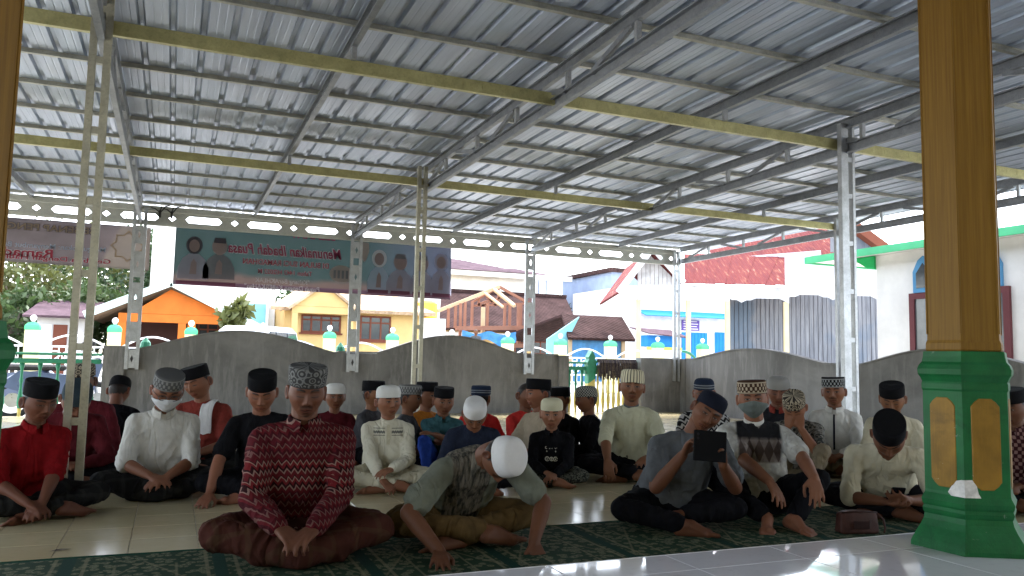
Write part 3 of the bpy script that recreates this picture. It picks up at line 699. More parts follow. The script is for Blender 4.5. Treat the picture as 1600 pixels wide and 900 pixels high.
# loose black wire ends twisted round the eave above the gap between the banners
WIRE = plain('black_binding_wire', (.012, .012, .012), .6); wp = ONB(250, 332, 13.5); wt = empty('binding_wire', (wp[0], 13.5, wp[2]), label='tangle of black binding wire on the eave between the two banners', cat='wire')
for k, off in enumerate((0, .17)):
    for q in range(3):
        a = (-1, .2, 1)[q]; MB().tube([(off, 0, -.06), (off+.01*a, -.02, .0), (off+.07*a, -.03, .05+.02*q), (off+.13*a, -.03, .06+.03*q)], .009, 5).build('wire_end', WIRE, wt, smooth=True)
    MB().tube([(off, -.01, -.08), (off, -.015, .03)], .022, 6).build('wire_knot', WIRE, wt, smooth=True)
# ================================================================== the street behind the wall
GZ = -.16
def M2(n, c, r=.8, v=.12, s=1.5, b=.15): return plain(n, c, r, var=v, scale=s, bump=b, bscale=20, spec=.12)
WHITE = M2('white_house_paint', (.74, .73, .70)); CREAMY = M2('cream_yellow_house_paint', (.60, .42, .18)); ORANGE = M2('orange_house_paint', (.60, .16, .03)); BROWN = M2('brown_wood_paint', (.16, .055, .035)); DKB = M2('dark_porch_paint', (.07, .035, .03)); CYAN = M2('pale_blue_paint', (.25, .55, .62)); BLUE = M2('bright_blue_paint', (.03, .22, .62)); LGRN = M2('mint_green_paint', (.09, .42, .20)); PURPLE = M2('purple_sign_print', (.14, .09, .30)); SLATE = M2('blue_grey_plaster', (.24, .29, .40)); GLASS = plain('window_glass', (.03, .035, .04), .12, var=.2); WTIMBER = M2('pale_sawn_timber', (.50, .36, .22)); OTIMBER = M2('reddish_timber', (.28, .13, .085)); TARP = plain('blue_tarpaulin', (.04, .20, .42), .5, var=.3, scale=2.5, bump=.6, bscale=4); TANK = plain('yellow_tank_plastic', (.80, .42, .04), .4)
def mat_tiles(name, c, s=3.2):
    t = NT(name); o = t.xyz(); r_ = t.math('FRACT', t.math('MULTIPLY', o[2], s*1.3)); q = t.math('SINE', t.math('MULTIPLY', t.math('ADD', o[0], o[1]), 22.0)); n = t.noise(1.3, 5, .7); n2 = t.noise(9, 4, .7)
    b = t.ramp(n, [(.3, tuple(x*.6 for x in c)), (.7, tuple(x*1.35 for x in c))]); b = t.mix(t.ramp(n2, [(.64, 0.), (.74, .5)]), b, tuple(min(.5, x*2.2+.04) for x in c))
    t.color(b); t.rough(.95); t.spec(.04); t.bump(t.math('ADD', r_, t.math('MULTIPLY', q, .4)), .8, .06); return t.m
RTILE = mat_tiles('brown_clay_roof_tiles', (.055, .032, .030)); RPURP = mat_tiles('mauve_metal_roof_tiles', (.10, .066, .078)); RCREAM = mat_tiles('cream_roof_tiles', (.50, .36, .24))
def mat_rust():
    t = NT('rusty_tin_roof'); v = t.mapping((5.0, 1, .5)); n = t.noise(1.6, 6, .7, v); n2 = t.noise(.8, 4)
    c = t.ramp(n, [(.27, (.40, .35, .33)), (.36, (.22, .09, .06)), (.45, (.15, .036, .034)), (.8, (.10, .026, .032))]); c = t.mix(t.ramp(n2, [(.55, 0.), (.7, .7)]), c, (.10, .030, .034)); t.color(c); t.rough(.9); t.spec(.06)
    o = t.xyz(); t.bump(t.math('SINE', t.math('MULTIPLY', o[0], 42.0)), .5, .03); return t.m
RUST = mat_rust()
def mat_plank():
    t = NT('weathered_planks'); v = t.mapping((9, 9, .5)); n = t.noise(1.5, 6, .7, v); n2 = t.noise(.5, 3)
    c = t.ramp(n, [(.3, (.11, .115, .13)), (.55, (.19, .195, .21)), (.8, (.27, .27, .28))]); c = t.mix(t.ramp(n2, [(.5, 0.), (.62, .55)]), c, (.07, .12, .18)); t.color(c); t.rough(.95); t.spec(.06); t.bump(n, .4, .01); return t.m
PLANK = mat_plank()
WPLANK = plain('white_painted_planks', (.50, .50, .51), .8, var=.2, scale=3, bump=.3)
def pa(px, py, b): p = ONB(px, py, b); return p[0], p[2]
def thing(name, label, cat, x, y, z=GZ, group=None): return empty(name, (x, y, z), 0, label, cat, group)
def W(parent, mb, name, mat, smooth=False):
    "part built in world coordinates under a root that is only translated"
    l = parent.location; mb.V = [(v[0]-l[0], v[1]-l[1], v[2]-l[2]) for v in mb.V]; return mb.build(name, mat, parent, smooth=smooth)
def slab(p0, p1, p2, p3, t=.08):
    "thick quad"
    P = [np.array(p, float) for p in (p0, p1, p2, p3)]; n = np.cross(P[1]-P[0], P[3]-P[0]); n = n/np.linalg.norm(n)*t
    if n[2] > 0: n = -n
    V = [tuple(p) for p in P]+[tuple(p+n) for p in P]; return MB().add(V, [(0, 1, 2, 3), (7, 6, 5, 4), (0, 4, 5, 1), (1, 5, 6, 2), (2, 6, 7, 3), (3, 7, 4, 0)])
def window(parent, x0, x1, z0, z1, y, frame=BROWN, nv=2, nh=1, sill=True, glass=GLASS, f=.07):
    "window set into a wall whose face is at y (we look along +y)"
    mb = MB(); mb.box(x0, x1, y-.05, y+.04, z0, z0+f).box(x0, x1, y-.05, y+.04, z1-f, z1).box(x0, x0+f, y-.048, y+.04, z0+f, z1-f).box(x1-f, x1, y-.048, y+.04, z0+f, z1-f)
    fr = W(parent, mb, 'window', frame); l = parent.location
    for i in range(1, nv): xx = x0+(x1-x0)*i/nv; o = MB().box(xx-f*.5-l[0], xx+f*.5-l[0], y-.046-l[1], y+.03-l[1], z0+f-l[2], z1-f-l[2]).build('mullion', frame, fr)
    for i in range(1, nh+1):
        if nh > 0: zz = z0+(z1-z0)*(.72 if nh == 1 else i/(nh+1)); MB().box(x0+f-l[0], x1-f-l[0], y-.044-l[1], y+.03-l[1], zz-.03-l[2], zz+.03-l[2]).build('transom', frame, fr)
    MB().box(x0+f-l[0], x1-f-l[0], y-.02-l[1], y-.012-l[1], z0+f-l[2], z1-f-l[2]).build('pane', glass, fr)
    if sill: MB().box(x0-.06-l[0], x1+.06-l[0], y-.12-l[1], y-.0-l[1], z0-.07-l[2], z0-.003-l[2]).build('sill', frame, fr)
    return fr

# ---- street fence: pillars with globes, scrolled white panels
FB = 25.4; SPX = 2.02; FX0 = -3.56-SPX*2; WMET = plain('white_fence_paint', (.72, .72, .72), .5, var=.05); PYL = M2('pale_yellow_pillar_paint', (.66, .60, .34)); GLOBE = plain('milky_globe', (.78, .78, .78), .3, var=.02)
pil = thing('fence_pillar', 'x', 'pillar', 0, FB, group='pillars of the street fence')
MB().box(-.17, .17, -.17, .17, 0, 1.68, .01).build('shaft', PYL, pil); MB().lathe([(.25, 1.68), (.26, 1.76), (.24, 1.81), (.17, 1.87), (.05, 1.90)], 4, rot=math.pi/4).build('cap', LGRN, pil)
MB().lathe([(.04, 1.90), (.04, 1.92), (.06, 1.94), (.08, 1.98), (.085, 2.01), (.075, 2.05), (.04, 2.085), (.01, 2.092)], 14).build('globe_lamp', GLOBE, pil, smooth=True)
pnl = thing('fence_panel', 'x', 'fence', 0, FB, group='white panels of the street fence')
w2 = (SPX-.42)/2
for z in (.35, .62, 1.22): MB().box(-w2, w2, -.025, .025, z, z+.05).build('rail', WMET, pnl)
MB().tube([(x, 0, 1.27+.30*math.cos(x/w2*math.pi/2)) for x in np.linspace(-w2, w2, 13)], .03, 6).build('arched_rail', WMET, pnl, smooth=True)
for i in range(9): x = -w2+.1+(2*w2-.2)*i/8; MB().box(x-.014, x+.014, -.014, .014, .40, 1.22).build('bar', WMET, pnl)
for s in (-1, 0, 1): MB().tube([(s*.45+.20*math.cos(a), -.03, .92+.20*math.sin(a)) for a in np.linspace(0, 2*math.pi, 17)], .022, 6, cap=False).build('scroll_ring', WMET, pnl, smooth=True)
for s in (-1, 1): MB().tube([(s*w2, -.03, .66), (s*.55, -.03, .80), (s*.25, -.03, 1.05), (0, -.03, 1.18)], .02, 6).build('scroll', WMET, pnl, smooth=True)
MB().box(-w2, w2, -.09, .09, 0, .34, .01).build('plinth', WHITE, pnl)
spots = ['left of the orange house', 'beside the brown hut door', 'in front of the orange porch', 'right of the orange porch', 'behind the white car', 'before the brown double window', 'behind the second steel wall post', 'below the water tank', 'beside the blue tarpaulin', 'left of the small tiled hut', 'in front of the blue cloth', 'before the plank house porch', 'before the blue shop']
NP = 13
for k in range(NP):
    x = -3.56+SPX*(k-1)
    c = pil if k == 0 else copy_tree(pil); c.location = (x, FB, GZ); c['label'] = 'pale yellow fence pillar with green cap and globe, '+spots[k]
    c = pnl if k == 0 else copy_tree(pnl); c.location = (x+SPX/2, FB, GZ); c['label'] = 'white scrolled fence panel just right of the pillar '+spots[k]

# ---- foliage
def mat_leaf(name, c):
    t = NT(name); oi = t.n('ShaderNodeNewGeometry'); f = t.noise(1.2, 3); f2 = t.noise(14, 2)
    t.color(t.mix(f2, t.ramp(f, [(.3, tuple(x*.6 for x in c)), (.7, tuple(x*1.5 for x in c))]), tuple(x*1.1 for x in c))); t.rough(.6)
    tr = t.n('ShaderNodeBsdfTranslucent'); ms = t.n('ShaderNodeMixShader'); ms.inputs[0].default_value = .3; t.l(t.b.inputs['Base Color'].links[0].from_socket, tr.inputs[0]); t.l(t.b.outputs[0], ms.inputs[1]); t.l(tr.outputs[0], ms.inputs[2]); t.l(ms.outputs[0], t.t.nodes['Material Output'].inputs[0]); return t.m
LEAF = [mat_leaf('leaf_dark_green', (.03, .06, .02)), mat_leaf('leaf_mid_green', (.05, .085, .025)), mat_leaf('leaf_yellow_green', (.10, .11, .03))]; BARK = M2('bark', (.22, .18, .14), .9, .3, 6, .5)
def tree(x, y, h, rx, rz, label, leaf, n=2600, seed=1, size=.16, trunk=.14, ncl=26, z0=GZ):
    g = np.random.default_rng(seed); t = thing('tree', label, 'tree', x, y, z0, 'trees beyond the street'); mb = MB(); cz = h-rz
    mb.tube([(0, 0, 0), (.1, 0, h*.3), (.05, .1, h*.55), (-.05, 0, h*.8)], [trunk, trunk*.8, trunk*.55, trunk*.2], 8)
    cl = []
    for i in range(ncl):
        v = unit_(g.normal(size=3)); r_ = g.uniform(.35, 1)**.6; c = np.array((v[0]*rx*r_, v[1]*rx*r_, cz+v[2]*rz*r_)); cl.append(c)
        if i % 2 == 0: mb.tube([(0, 0, h*g.uniform(.3, .6)), tuple(c*.5+np.array((0, 0, h*.28))), tuple(c)], [trunk*.4, trunk*.25, trunk*.08], 5)
    mb.build('trunk', BARK, t, smooth=True, fix=False)
    C = np.array(cl)[g.integers(0, ncl, n)]+g.normal(size=(n, 3))*np.array((rx, rx, rz))*.20; d = g.normal(size=(n, 3)); d /= np.linalg.norm(d, axis=1)[:, None]; u = np.cross(d, g.normal(size=(n, 3))); u /= np.linalg.norm(u, axis=1)[:, None]; w_ = np.cross(d, u)
    s = size*g.uniform(.6, 1.4, n)[:, None]; V = np.stack([C-u*s, C+w_*s*.42, C+u*s, C-w_*s*.42], 1).reshape(-1, 3); F = [(4*i, 4*i+1, 4*i+2, 4*i+3) for i in range(n)]
    mesh_obj('crown', new_mesh('crown', V, F, False, leaf), None, t); return t
def unit_(v): return v/np.linalg.norm(v)
for k, (px, py, b, h, rx, rz, lf, nm) in enumerate(((30, 400, 40, 6.2, 2.2, 2.3, 2, 'yellowish loose tree at the far left behind the fence'), (95, 385, 44, 7.2, 2.6, 2.7, 1, 'broad mid green tree above the brown hut roof'), (160, 380, 48, 7.6, 2.4, 3.0, 2, 'pale yellow green tree behind the left steel post'), (215, 390, 43, 6.8, 2.0, 2.6, 0, 'dark green tree between steel post and white house'), (250, 395, 50, 8.2, 1.8, 3.0, 0, 'dark tree beside the tall white wall'), (18, 470, 36, 3.4, 1.6, 1.3, 1, 'low bush behind the left end of the fence'), (130, 455, 38, 4.2, 1.8, 1.5, 1, 'low leafy tree right of the brown hut'), (850, 480, 56, 5.6, 2.0, 1.5, 0, 'small hazy tree right of the long tiled roof'), (455, 480, 44, 4.4, 1.2, 1.6, 0, 'dark shrub left of the cream house'))):
    p = ONB(px, py, b); tree(p[0], b, h, rx, rz, nm, LEAF[lf], 2600, 40+k, .17 if b < 50 else .22)
p = ONB(374, 500, 27.5); tree(p[0], 27.5, 2.7, .55, .75, 'spiky yellow green shrub in front of the orange house', LEAF[2], 700, 77, .22, .05, 12)

# ---- hut with brown door
B = 33.0; x0, _ = pa(58, 500, B); x1, _ = pa(133, 500, B); zt = pa(95, 492, B)[1]; h_ = thing('small_hut', 'grey hut with brown door and mauve roof at the left behind the fence', 'hut', (x0+x1)/2, B)
W(h_, MB().box(x0, x1, B, B+3.5, GZ, zt), 'wall', M2('pale_grey_plaster', (.58, .56, .54))); W(h_, slab((x0-.4, B-.5, zt-.05), (x1+.3, B-.5, zt-.05), (x1+.3, B+4, zt+.75), (x0-.4, B+4, zt+.75)), 'roof', RPURP)
dx0, dz1 = pa(84, 507, B); dx1, _ = pa(106, 507, B); W(h_, MB().box(dx0, dx1, B-.05, B-.003, GZ, dz1), 'door', BROWN); W(h_, MB().box(dx0-.5, dx0-.06, B-.03, B-.003, GZ, dz1), 'whitewashed_panel', WHITE)
# ---- orange house
B = 31.0; A0 = pa(268, 440, B); L0 = pa(133, 490, B); R0 = pa(408, 512, B); gl = pa(205, 488, B); gr = pa(366, 488, B); zb = gl[1]-.02
h_ = thing('orange_house', 'low house with bright orange gable and dark porch behind the fence', 'house', A0[0], B)
W(h_, MB().poly([(gl[0], zb), (gr[0], zb), (A0[0], A0[1]-.28)], B, B+.2), 'gable', ORANGE)
D = 9.0
W(h_, slab((L0[0], B-.35, L0[1]), (A0[0], B-.35, A0[1]), (A0[0], B+D, A0[1]), (L0[0], B+D, L0[1]), .12), 'roof_slope', RCREAM); W(h_, slab((A0[0]+.005, B-.35, A0[1]), (R0[0], B-.35, R0[1]), (R0[0], B+D, R0[1]), (A0[0]+.005, B+D, A0[1]), .12), 'roof_slope', RCREAM)
for q0, q1 in ((L0, A0), (A0, R0)):
    mb = MB(); mb.bar((q0[0], B-.40, q0[1]-.06), (q1[0], B-.40, q1[1]-.06), .06, .26); W(h_, mb, 'barge_board', M2('pale_mint_paint', (.55, .66, .60)))
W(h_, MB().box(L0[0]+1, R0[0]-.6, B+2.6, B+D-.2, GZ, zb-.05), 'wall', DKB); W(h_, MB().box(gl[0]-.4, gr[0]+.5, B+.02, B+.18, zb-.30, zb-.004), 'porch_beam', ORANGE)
for px in (191, 285, 300, 352): x = pa(px, 500, B)[0]; W(h_, MB().box(x-.13, x+.13, B-.02, B+.24, GZ, zb-.306), 'porch_pillar', ORANGE)
a_ = pa(308, 498, B); b_ = pa(350, 516, B); window(h_, a_[0]+.1, b_[0]+.3, b_[1]-.7, a_[1], B+2.6, BROWN, 3)
# ---- tall white house with blue band
B = 36.0; x0, z1 = pa(240, 350, B); x1, _ = pa(436, 350, B); h_ = thing('white_house', 'tall white house behind the orange roof, mostly hidden by the banner', 'house', (x0+x1)/2, B)
W(h_, MB().box(x0, x1, B+.0, B+8, GZ, z1), 'wall', WHITE); zc = pa(400, 475, B)[1]; W(h_, MB().box(pa(383, 480, B)[0], x1-.3, B-.12, B-.003, GZ, zc), 'blue_band', CYAN); W(h_, MB().box(pa(415, 480, B)[0], pa(419, 480, B)[0], B-.3, B-.15, GZ, z1-1.2), 'downpipe', WHITE)
for px in (300, 350): a_ = pa(px, 400, B); window(h_, a_[0], a_[0]+1.1, a_[1]-1.0, a_[1], B, BROWN, 2)
# ---- cream house
B = 33.0; x0, _ = pa(444, 500, B); x1, _ = pa(656, 500, B); ze = pa(500, 481, B)[1]; h_ = thing('cream_house', 'cream yellow house with brown windows under a pale tiled roof', 'house', (x0+x1)/2, B)
W(h_, MB().box(x0, x1, B, B+8, GZ, ze), 'wall', CREAMY); xm, zm = pa(520, 448, B)
W(h_, slab((x0-.6, B-.7, ze-.05), (x1+.5, B-.7, ze-.05), (x1-1.6, B+4, ze+1.5), (x0+1.6, B+4, ze+1.5), .14), 'roof_slope', RCREAM); W(h_, slab((x1+.5, B-.69, ze-.05), (x1+.5, B+8.5, ze-.05), (x1-1.6, B+4, ze+1.5), (x1-1.6, B+4.01, ze+1.5), .14), 'roof_slope', RCREAM)
g0, g1 = pa(452, 480, B)[0], pa(546, 480, B)[0]; W(h_, MB().poly([(g0, ze), (g1, ze), ((g0+g1)/2, ze+.85)], B-.9, B-.7), 'porch_gable', CREAMY); W(h_, MB().box(g0, g1, B-.88, B-.72, ze-.28, ze-.004), 'porch_beam', CREAMY)
for q0, q1 in (((g0-.2, ze-.1), ((g0+g1)/2, ze+.98)), (((g0+g1)/2, ze+.98), (g1+.2, ze-.1))): W(h_, slab((q0[0], B-1.1, q0[1]), (q1[0], B-1.1, q1[1]), (q1[0], B+1.5, q1[1]), (q0[0], B+1.5, q0[1]), .1), 'porch_roof', RCREAM)
for x in (g0+.12, g1-.12): W(h_, MB().box(x-.11, x+.11, B-.9, B-.7, GZ, ze-.285), 'porch_pillar', CREAMY)
a_ = pa(471, 491, B); b_ = pa(532, 521, B); window(h_, a_[0], b_[0], b_[1], a_[1], B, BROWN, 4); a_ = pa(563, 493, B); b_ = pa(610, 526, B); window(h_, a_[0], b_[0], b_[1]-.2, a_[1], B, BROWN, 3)
W(h_, MB().box(a_[0]-.15, b_[0]+.15, B-.35, B-.003, a_[1]+.06, a_[1]+.16), 'window_hood', CREAMY)
# ---- water tank
B = 34.5; a_ = pa(667, 471, B); z0 = pa(667, 498, B)[1]; h_ = thing('water_tank', 'bright yellow water tank on a white block stand', 'tank', a_[0], B)
l = h_.location; MB().lathe([(.46, z0-GZ), (.48, z0-GZ+.06), (.48, a_[1]-GZ-.1), (.40, a_[1]-GZ), (.12, a_[1]-GZ+.06)], 20).build('tank_body', TANK, h_, smooth=False); MB().box(-.75, .75, -.5, .6, 0, z0-GZ-.004).build('stand', WHITE, h_)
# ---- two-storey house with mauve hip roof
B = 52.0; x0 = pa(640, 430, B)[0]; x1 = pa(884, 430, B)[0]; ze = pa(760, 424, B)[1]; h_ = thing('two_storey_house', 'pale two-storey house with mauve hipped roof in the distance', 'house', (x0+x1)/2, B)
W(h_, MB().box(x0, x1, B+1, B+10, GZ, ze), 'wall', WHITE)
def hip(parent, x0, x1, y0, y1, ze, zr, rx0, rx1, mat):
    ym = (y0+y1)/2; A_, B_, C_, D_ = (x0, y0, ze), (x1, y0, ze), (x1, y1, ze), (x0, y1, ze); E_, F_ = (rx0, ym, zr), (rx1, ym, zr)
    W(parent, MB().add([A_, B_, F_, E_], [(0, 1, 2, 3)]).add([B_, C_, F_], [(0, 1, 2)]).add([C_, D_, E_, F_], [(0, 1, 2, 3)]).add([D_, A_, E_], [(0, 1, 2)]).add([A_, B_, C_, D_], [(0, 3, 2, 1)]), 'roof', mat)
rz = pa(735, 393, B)[1]; hip(h_, x0-.6, pa(838, 420, B)[0], B-.2, B+9, ze+.02, rz, pa(724, 393, B)[0], pa(746, 393, B)[0], RPURP); hip(h_, pa(800, 420, B)[0], x1+.8, B+1.0, B+8, ze+.01, pa(800, 407, B)[1], pa(815, 407, B)[0], pa(846, 407, B)[0], RPURP)
W(h_, MB().box(x0-.4, x1+.5, B-.05, B+.08, ze-.35, ze-.01), 'fascia', WHITE); 
for px in (838, 850, 862): a_ = pa(px, 436, B); W(h_, MB().box(a_[0], a_[0]+.05, B+.9, B+.99, a_[1]-2, a_[1]), 'wall_joint', SLATE)
a_ = pa(738, 470, B)
# ---- long low house with dark tiled roof
B = 42.0; x0 = pa(686, 515, B)[0]; x1 = pa(909, 515, B)[0]; ze = pa(790, 515, B)[1]; zr = pa(790, 460, B+5)[1]; h_ = thing('tiled_house', 'long low house under a dark brown tiled roof behind the timber frame', 'house', (x0+x1)/2, B)
W(h_, slab((x0, B, ze), (x1, B, ze), (pa(884, 462, B+5)[0], B+5, zr), (pa(690, 462, B+5)[0], B+5, zr), .16), 'roof_slope', RTILE); W(h_, MB().box(x0+.6, x1-.7, B+.9, B+8, GZ, ze-.02), 'wall', CREAMY); mb = MB(); mb.bar((pa(690, 462, B+5)[0], B+5, zr+.06), (pa(884, 462, B+5)[0], B+5, zr+.06), .3, .2); W(h_, mb, 'ridge', RTILE)
W(h_, MB().box(x0+.5, x1-.6, B+.5, B+.62, ze-.55, ze-.2), 'fascia', WHITE)
for px in (880, 830, 790): a_ = pa(px, 524, B+.9); window(h_, a_[0], a_[0]+1.2, a_[1]-1.1, a_[1]-.1, B+.9, BROWN, 2)
# ---- timber frame under construction, blue tarpaulin, man
B = 36.0; h_ = thing('timber_frame', 'roof frame of reddish timber under construction above a blue tarpaulin', 'frame', pa(760, 520, B)[0], B)
def tim(p0, p1, w_=.12, m_=OTIMBER, nm='beam', b=B, b2=None):
    a_ = pa(p0[0], p0[1], b); c_ = pa(p1[0], p1[1], b2 or b); mb = MB(); mb.bar((a_[0], b, a_[1]), (c_[0], b2 or b, c_[1]), w_, w_, (0, 1, 0)); W(h_, mb, nm, m_)
tim((684, 486), (780, 448), .16, WTIMBER, 'rafter', B-.1); tim((780, 448), (830, 476), .12, OTIMBER, 'rafter', B-.1); tim((772, 452), (804, 478), .14, WTIMBER, 'rafter', B-.3, B-2); tim((758, 458), (786, 480), .10, WTIMBER, 'rafter', B-.3, B-2)
for p0, p1 in (((738, 472), (778, 450)), ((746, 476), (772, 466)), ((752, 478), (788, 462)), ((736, 478), (825, 474)), ((748, 468), (748, 478)), ((779, 448), (779, 476)), ((760, 463), (775, 478))): tim(p0, p1, .09, OTIMBER, 'brace', B+.15)
for px, y1_, y2_ in ((701, 482, 512), (712, 478, 512), (720, 474, 512), (727, 472, 512), (738, 470, 512), (755, 480, 540), (762, 474, 512), (789, 474, 512), (797, 474, 512), (811, 474, 540), (814, 474, 530), (719, 513, 538), (727, 516, 538)): tim((px, y1_), (px-1, y2_), .11 if px not in (755, 811) else .16, OTIMBER if px != 755 else WTIMBER, 'stud', B+.05*(px % 5)-.35)
tim((712, 513), (826, 512), .2, OTIMBER, 'sill_beam', B-.6); tim((700, 540), (830, 540), .2, OTIMBER, 'sill_beam', B-.6)
tb = thing('tarpaulin', 'crumpled blue tarpaulin slung under the timber frame', 'tarpaulin', pa(765, 520, B)[0], B-1.2); V = []; x0, z1 = pa(722, 516, B-1.2); x1, z0 = pa(806, 538, B-1.2)
for i in range(25):
    for j in range(9):
        u, v = i/24, j/8; sag = .25*math.sin(u*math.pi)*v; V.append((x0+(x1-x0)*u, B-1.2+.12*mnoise.noise((u*9, v*2, 1)), z1-(z1-z0)*v*(.55+.45*abs(math.cos(u*4)))-.15*math.sin(u*math.pi*2)**2))
mb = MB(); mb.add(V, [(i*9+j, (i+1)*9+j, (i+1)*9+j+1, i*9+j+1) for i in range(24) for j in range(8)]); W(tb, mb, 'sheet', TARP, True)
# ---- small tiled hut with blue cloth
B = 31.0; x0, ze = pa(893, 527, B); x1, _ = pa(993, 527, B); rx0, zr = pa(878, 491, B+2.4); rx1 = pa(972, 492, B+2.4)[0]; h_ = thing('tiled_hut', 'small hut with brown tiled roof and blue cloth walls beside the street', 'hut', (x0+x1)/2, B)
W(h_, slab((x0-.15, B, ze), (x1, B, ze), (rx1, B+2.4, zr), (rx0, B+2.4, zr), .12), 'roof_slope', RTILE); W(h_, slab((rx0, B+2.45, zr), (rx1, B+2.45, zr), (x1-.2, B+4.6, ze), (x0-1.6, B+4.6, ze), .12), 'roof_slope', RTILE)
W(h_, MB().box(x0+.15, x1-.5, B+.4, B+.5, GZ, ze-.05), 'cloth_wall', TARP); W(h_, MB().poly([(x0-.9, GZ), (x0+.1, GZ), (x0+.1, ze-.1), (rx0-.05, zr-.2), (x0-.9, ze-.1)], B+.55, B+.65), 'side_wall', CYAN)
for x in (x0+.1, x1-.45): W(h_, MB().box(x-.08, x+.08, B+.28, B+.38, GZ, ze-.06), 'post', WTIMBER)
# ---- blue grey building
B = 50.0; x0, z1 = pa(956, 425, B); x1 = pa(1060, 425, B)[0]; h_ = thing('grey_building', 'plain blue grey building edge left of the plank house gable', 'building', (x0+x1)/2, B); W(h_, MB().box(x0, x1, B, B+8, GZ, z1), 'wall', SLATE); W(h_, MB().box(x0-.3, x1, B-.3, B+8, z1+.003, z1+.3), 'roof_edge', RTILE)
# ---- plank house with rusty roof: it stands square to our line of sight, so it is laid out in its own turned frame
def pd(px, py, d):
    "point of the photograph at depth d: (sideways, height) in the turned frame"
    v = _right*(px-800)-_up*(py-450)+_fwd*FPX; t = d/v.dot(_fh); return v.dot(_r)*t, CAM_H+v.z*t
def WL(parent, mb, name, mat): 
    l = parent['base']; mb.V = [(v[0]-l[0], v[1]-l[1], v[2]-l[2]) for v in mb.V]; return mb.build(name, mat, parent)
D = 31.0; zf = pd(1130, 447, D)[1]; zl = pd(1130, 466, D)[1]; xl = pd(996, 460, D)[0]; xr = pd(1232, 460, D)[0]
c0 = _r*((xl+xr)/2)+_fh*D; h_ = empty('plank_house', (c0.x, c0.y, GZ), -AZ, 'old plank house with rusty red tin roof, white scalloped fascia and porch posts', 'house'); h_['base'] = [(xl+xr)/2, D, GZ]
def scallop(x0, x1, z1, z0, n):
    out = [(x0, z1), (x1, z1)]; k = n*10
    for i in range(k+1):
        x = x1+(x0-x1)*i/k; u = abs(((i/k*n) % 1)-.5)*2; out.append((x, z0-(.16 if u > .8 else .06 if u > .6 else -.02)))
    return out
WL(h_, MB().poly(scallop(xl, pd(1084, 460, D)[0], zf, zl, 1), D-.06, D), 'fascia', WPLANK); WL(h_, MB().poly(scallop(pd(1084, 460, D)[0]+.01, xr, zf, zl, 2), D-.06, D), 'fascia', WPLANK)
vx = pd(1130, 446, D)[0]; ax0, azt = pd(1013, 390, D); gx0, gz0 = pd(963, 458, D); vx = pd(1066, 446, D)[0]
# front wing: gable towards us
WL(h_, slab((gx0, D-.9, gz0), (ax0, D-.9, azt), (ax0, D+6, azt), (gx0, D+6, gz0), .08), 'roof_slope', RUST); WL(h_, slab((ax0+.01, D-.9, azt), (vx, D-.3, zf+.08), (vx, D+6, zf+.08), (ax0+.01, D+6, azt), .08), 'roof_slope', RUST)
mb = MB(); mb.bar((gx0-.05, D-.95, gz0-.06), (ax0, D-.95, azt-.06), .05, .24); WL(h_, mb, 'barge_board', WPLANK); mb = MB(); mb.bar((ax0, D-.95, azt-.06), (vx, D-.36, zf+.06), .05, .24); WL(h_, mb, 'barge_board', WPLANK)
n = 10; xe = pd(1062, 440, D)[0]
for i in range(n):
    xa = xl+(xe-xl)*i/n; xb = xl+(xe-xl)*(i+1)/n-.015; zt_ = lambda x: np.interp(x, [gx0, ax0, vx], [gz0, azt, zf+.08])-.16
    if min(zt_(xa), zt_(xb)) > zf+.03: WL(h_, MB().poly([(xa, zf+.004), (xb, zf+.004), (xb, zt_(xb)), (xa, zt_(xa))], D-.03, D+.01), 'plank', WPLANK)
# long wing: its slope rises away from us
xR = pd(1252, 440, D)[0]; up1 = pd(1190, 399, D+2.6); 
def rslope(x0, x1, d0, z0, d1, z1, k0=0, k1=0):
    n = 12
    for i in range(n):
        xa = x0+(x1-x0)*i/n; xb = x0+(x1-x0)*(i+1)/n+.04; ya = x0+k0+(x1+k1-x0-k0)*i/n; yb = x0+k0+(x1+k1-x0-k0)*(i+1)/n+.04; h0 = .02*(i % 2)
        WL(h_, slab((xa, d0, z0+h0), (xb, d0, z0+h0), (yb, d1, z1+h0), (ya, d1, z1+h0), .03), 'roof_sheet', RUST)
rslope(vx+.03, xR, D-.3, zf+.06, D+2.6, up1[1], .6, 2.0)
rslope(pd(1110, 405, D+2.62)[0], pd(1302, 392, D+2.62)[0], D+2.62, up1[1]-.02, D+6.5, pd(1240, 346, D+6.5)[1], .8, 1.5)
mb = MB(); q0 = pd(1118, 408, D+2.5); q1 = pd(1282, 395, D+2.5); mb.bar((q0[0], D+2.5, q0[1]), (q1[0], D+2.5, q1[1]), .1, .2); WL(h_, mb, 'ridge_board', WPLANK)
YPOST = M2('yellowish_post_paint', (.55, .45, .27))
for px in (998, 1076, 1137, 1229): x = pd(px, 500, D)[0]; WL(h_, MB().box(x-.085, x+.085, D-.02, D+.14, GZ, zl-.1), 'porch_post', YPOST)
BW = D+2.4; x0 = pd(1141, 500, BW)[0]; x1 = pd(1375, 500, BW)[0]; n = 34; zt = pd(1141, 452, BW)[1]
for i in range(n):
    xa = x0+(x1-x0)*i/n; WL(h_, MB().box(xa, xa+(x1-x0)/n-.022, BW+RNG.uniform(-.012, .012), BW+.04, GZ, zt), 'plank', PLANK)
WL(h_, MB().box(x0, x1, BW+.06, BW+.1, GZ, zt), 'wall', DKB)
x0, z1 = pd(1226, 400, D-.5); x1, z0 = pd(1374, 464, D-.5); WL(h_, MB().poly(scallop(x0, x1, z1, z0, 2), D-.6, D-.5), 'white_valance', WPLANK)
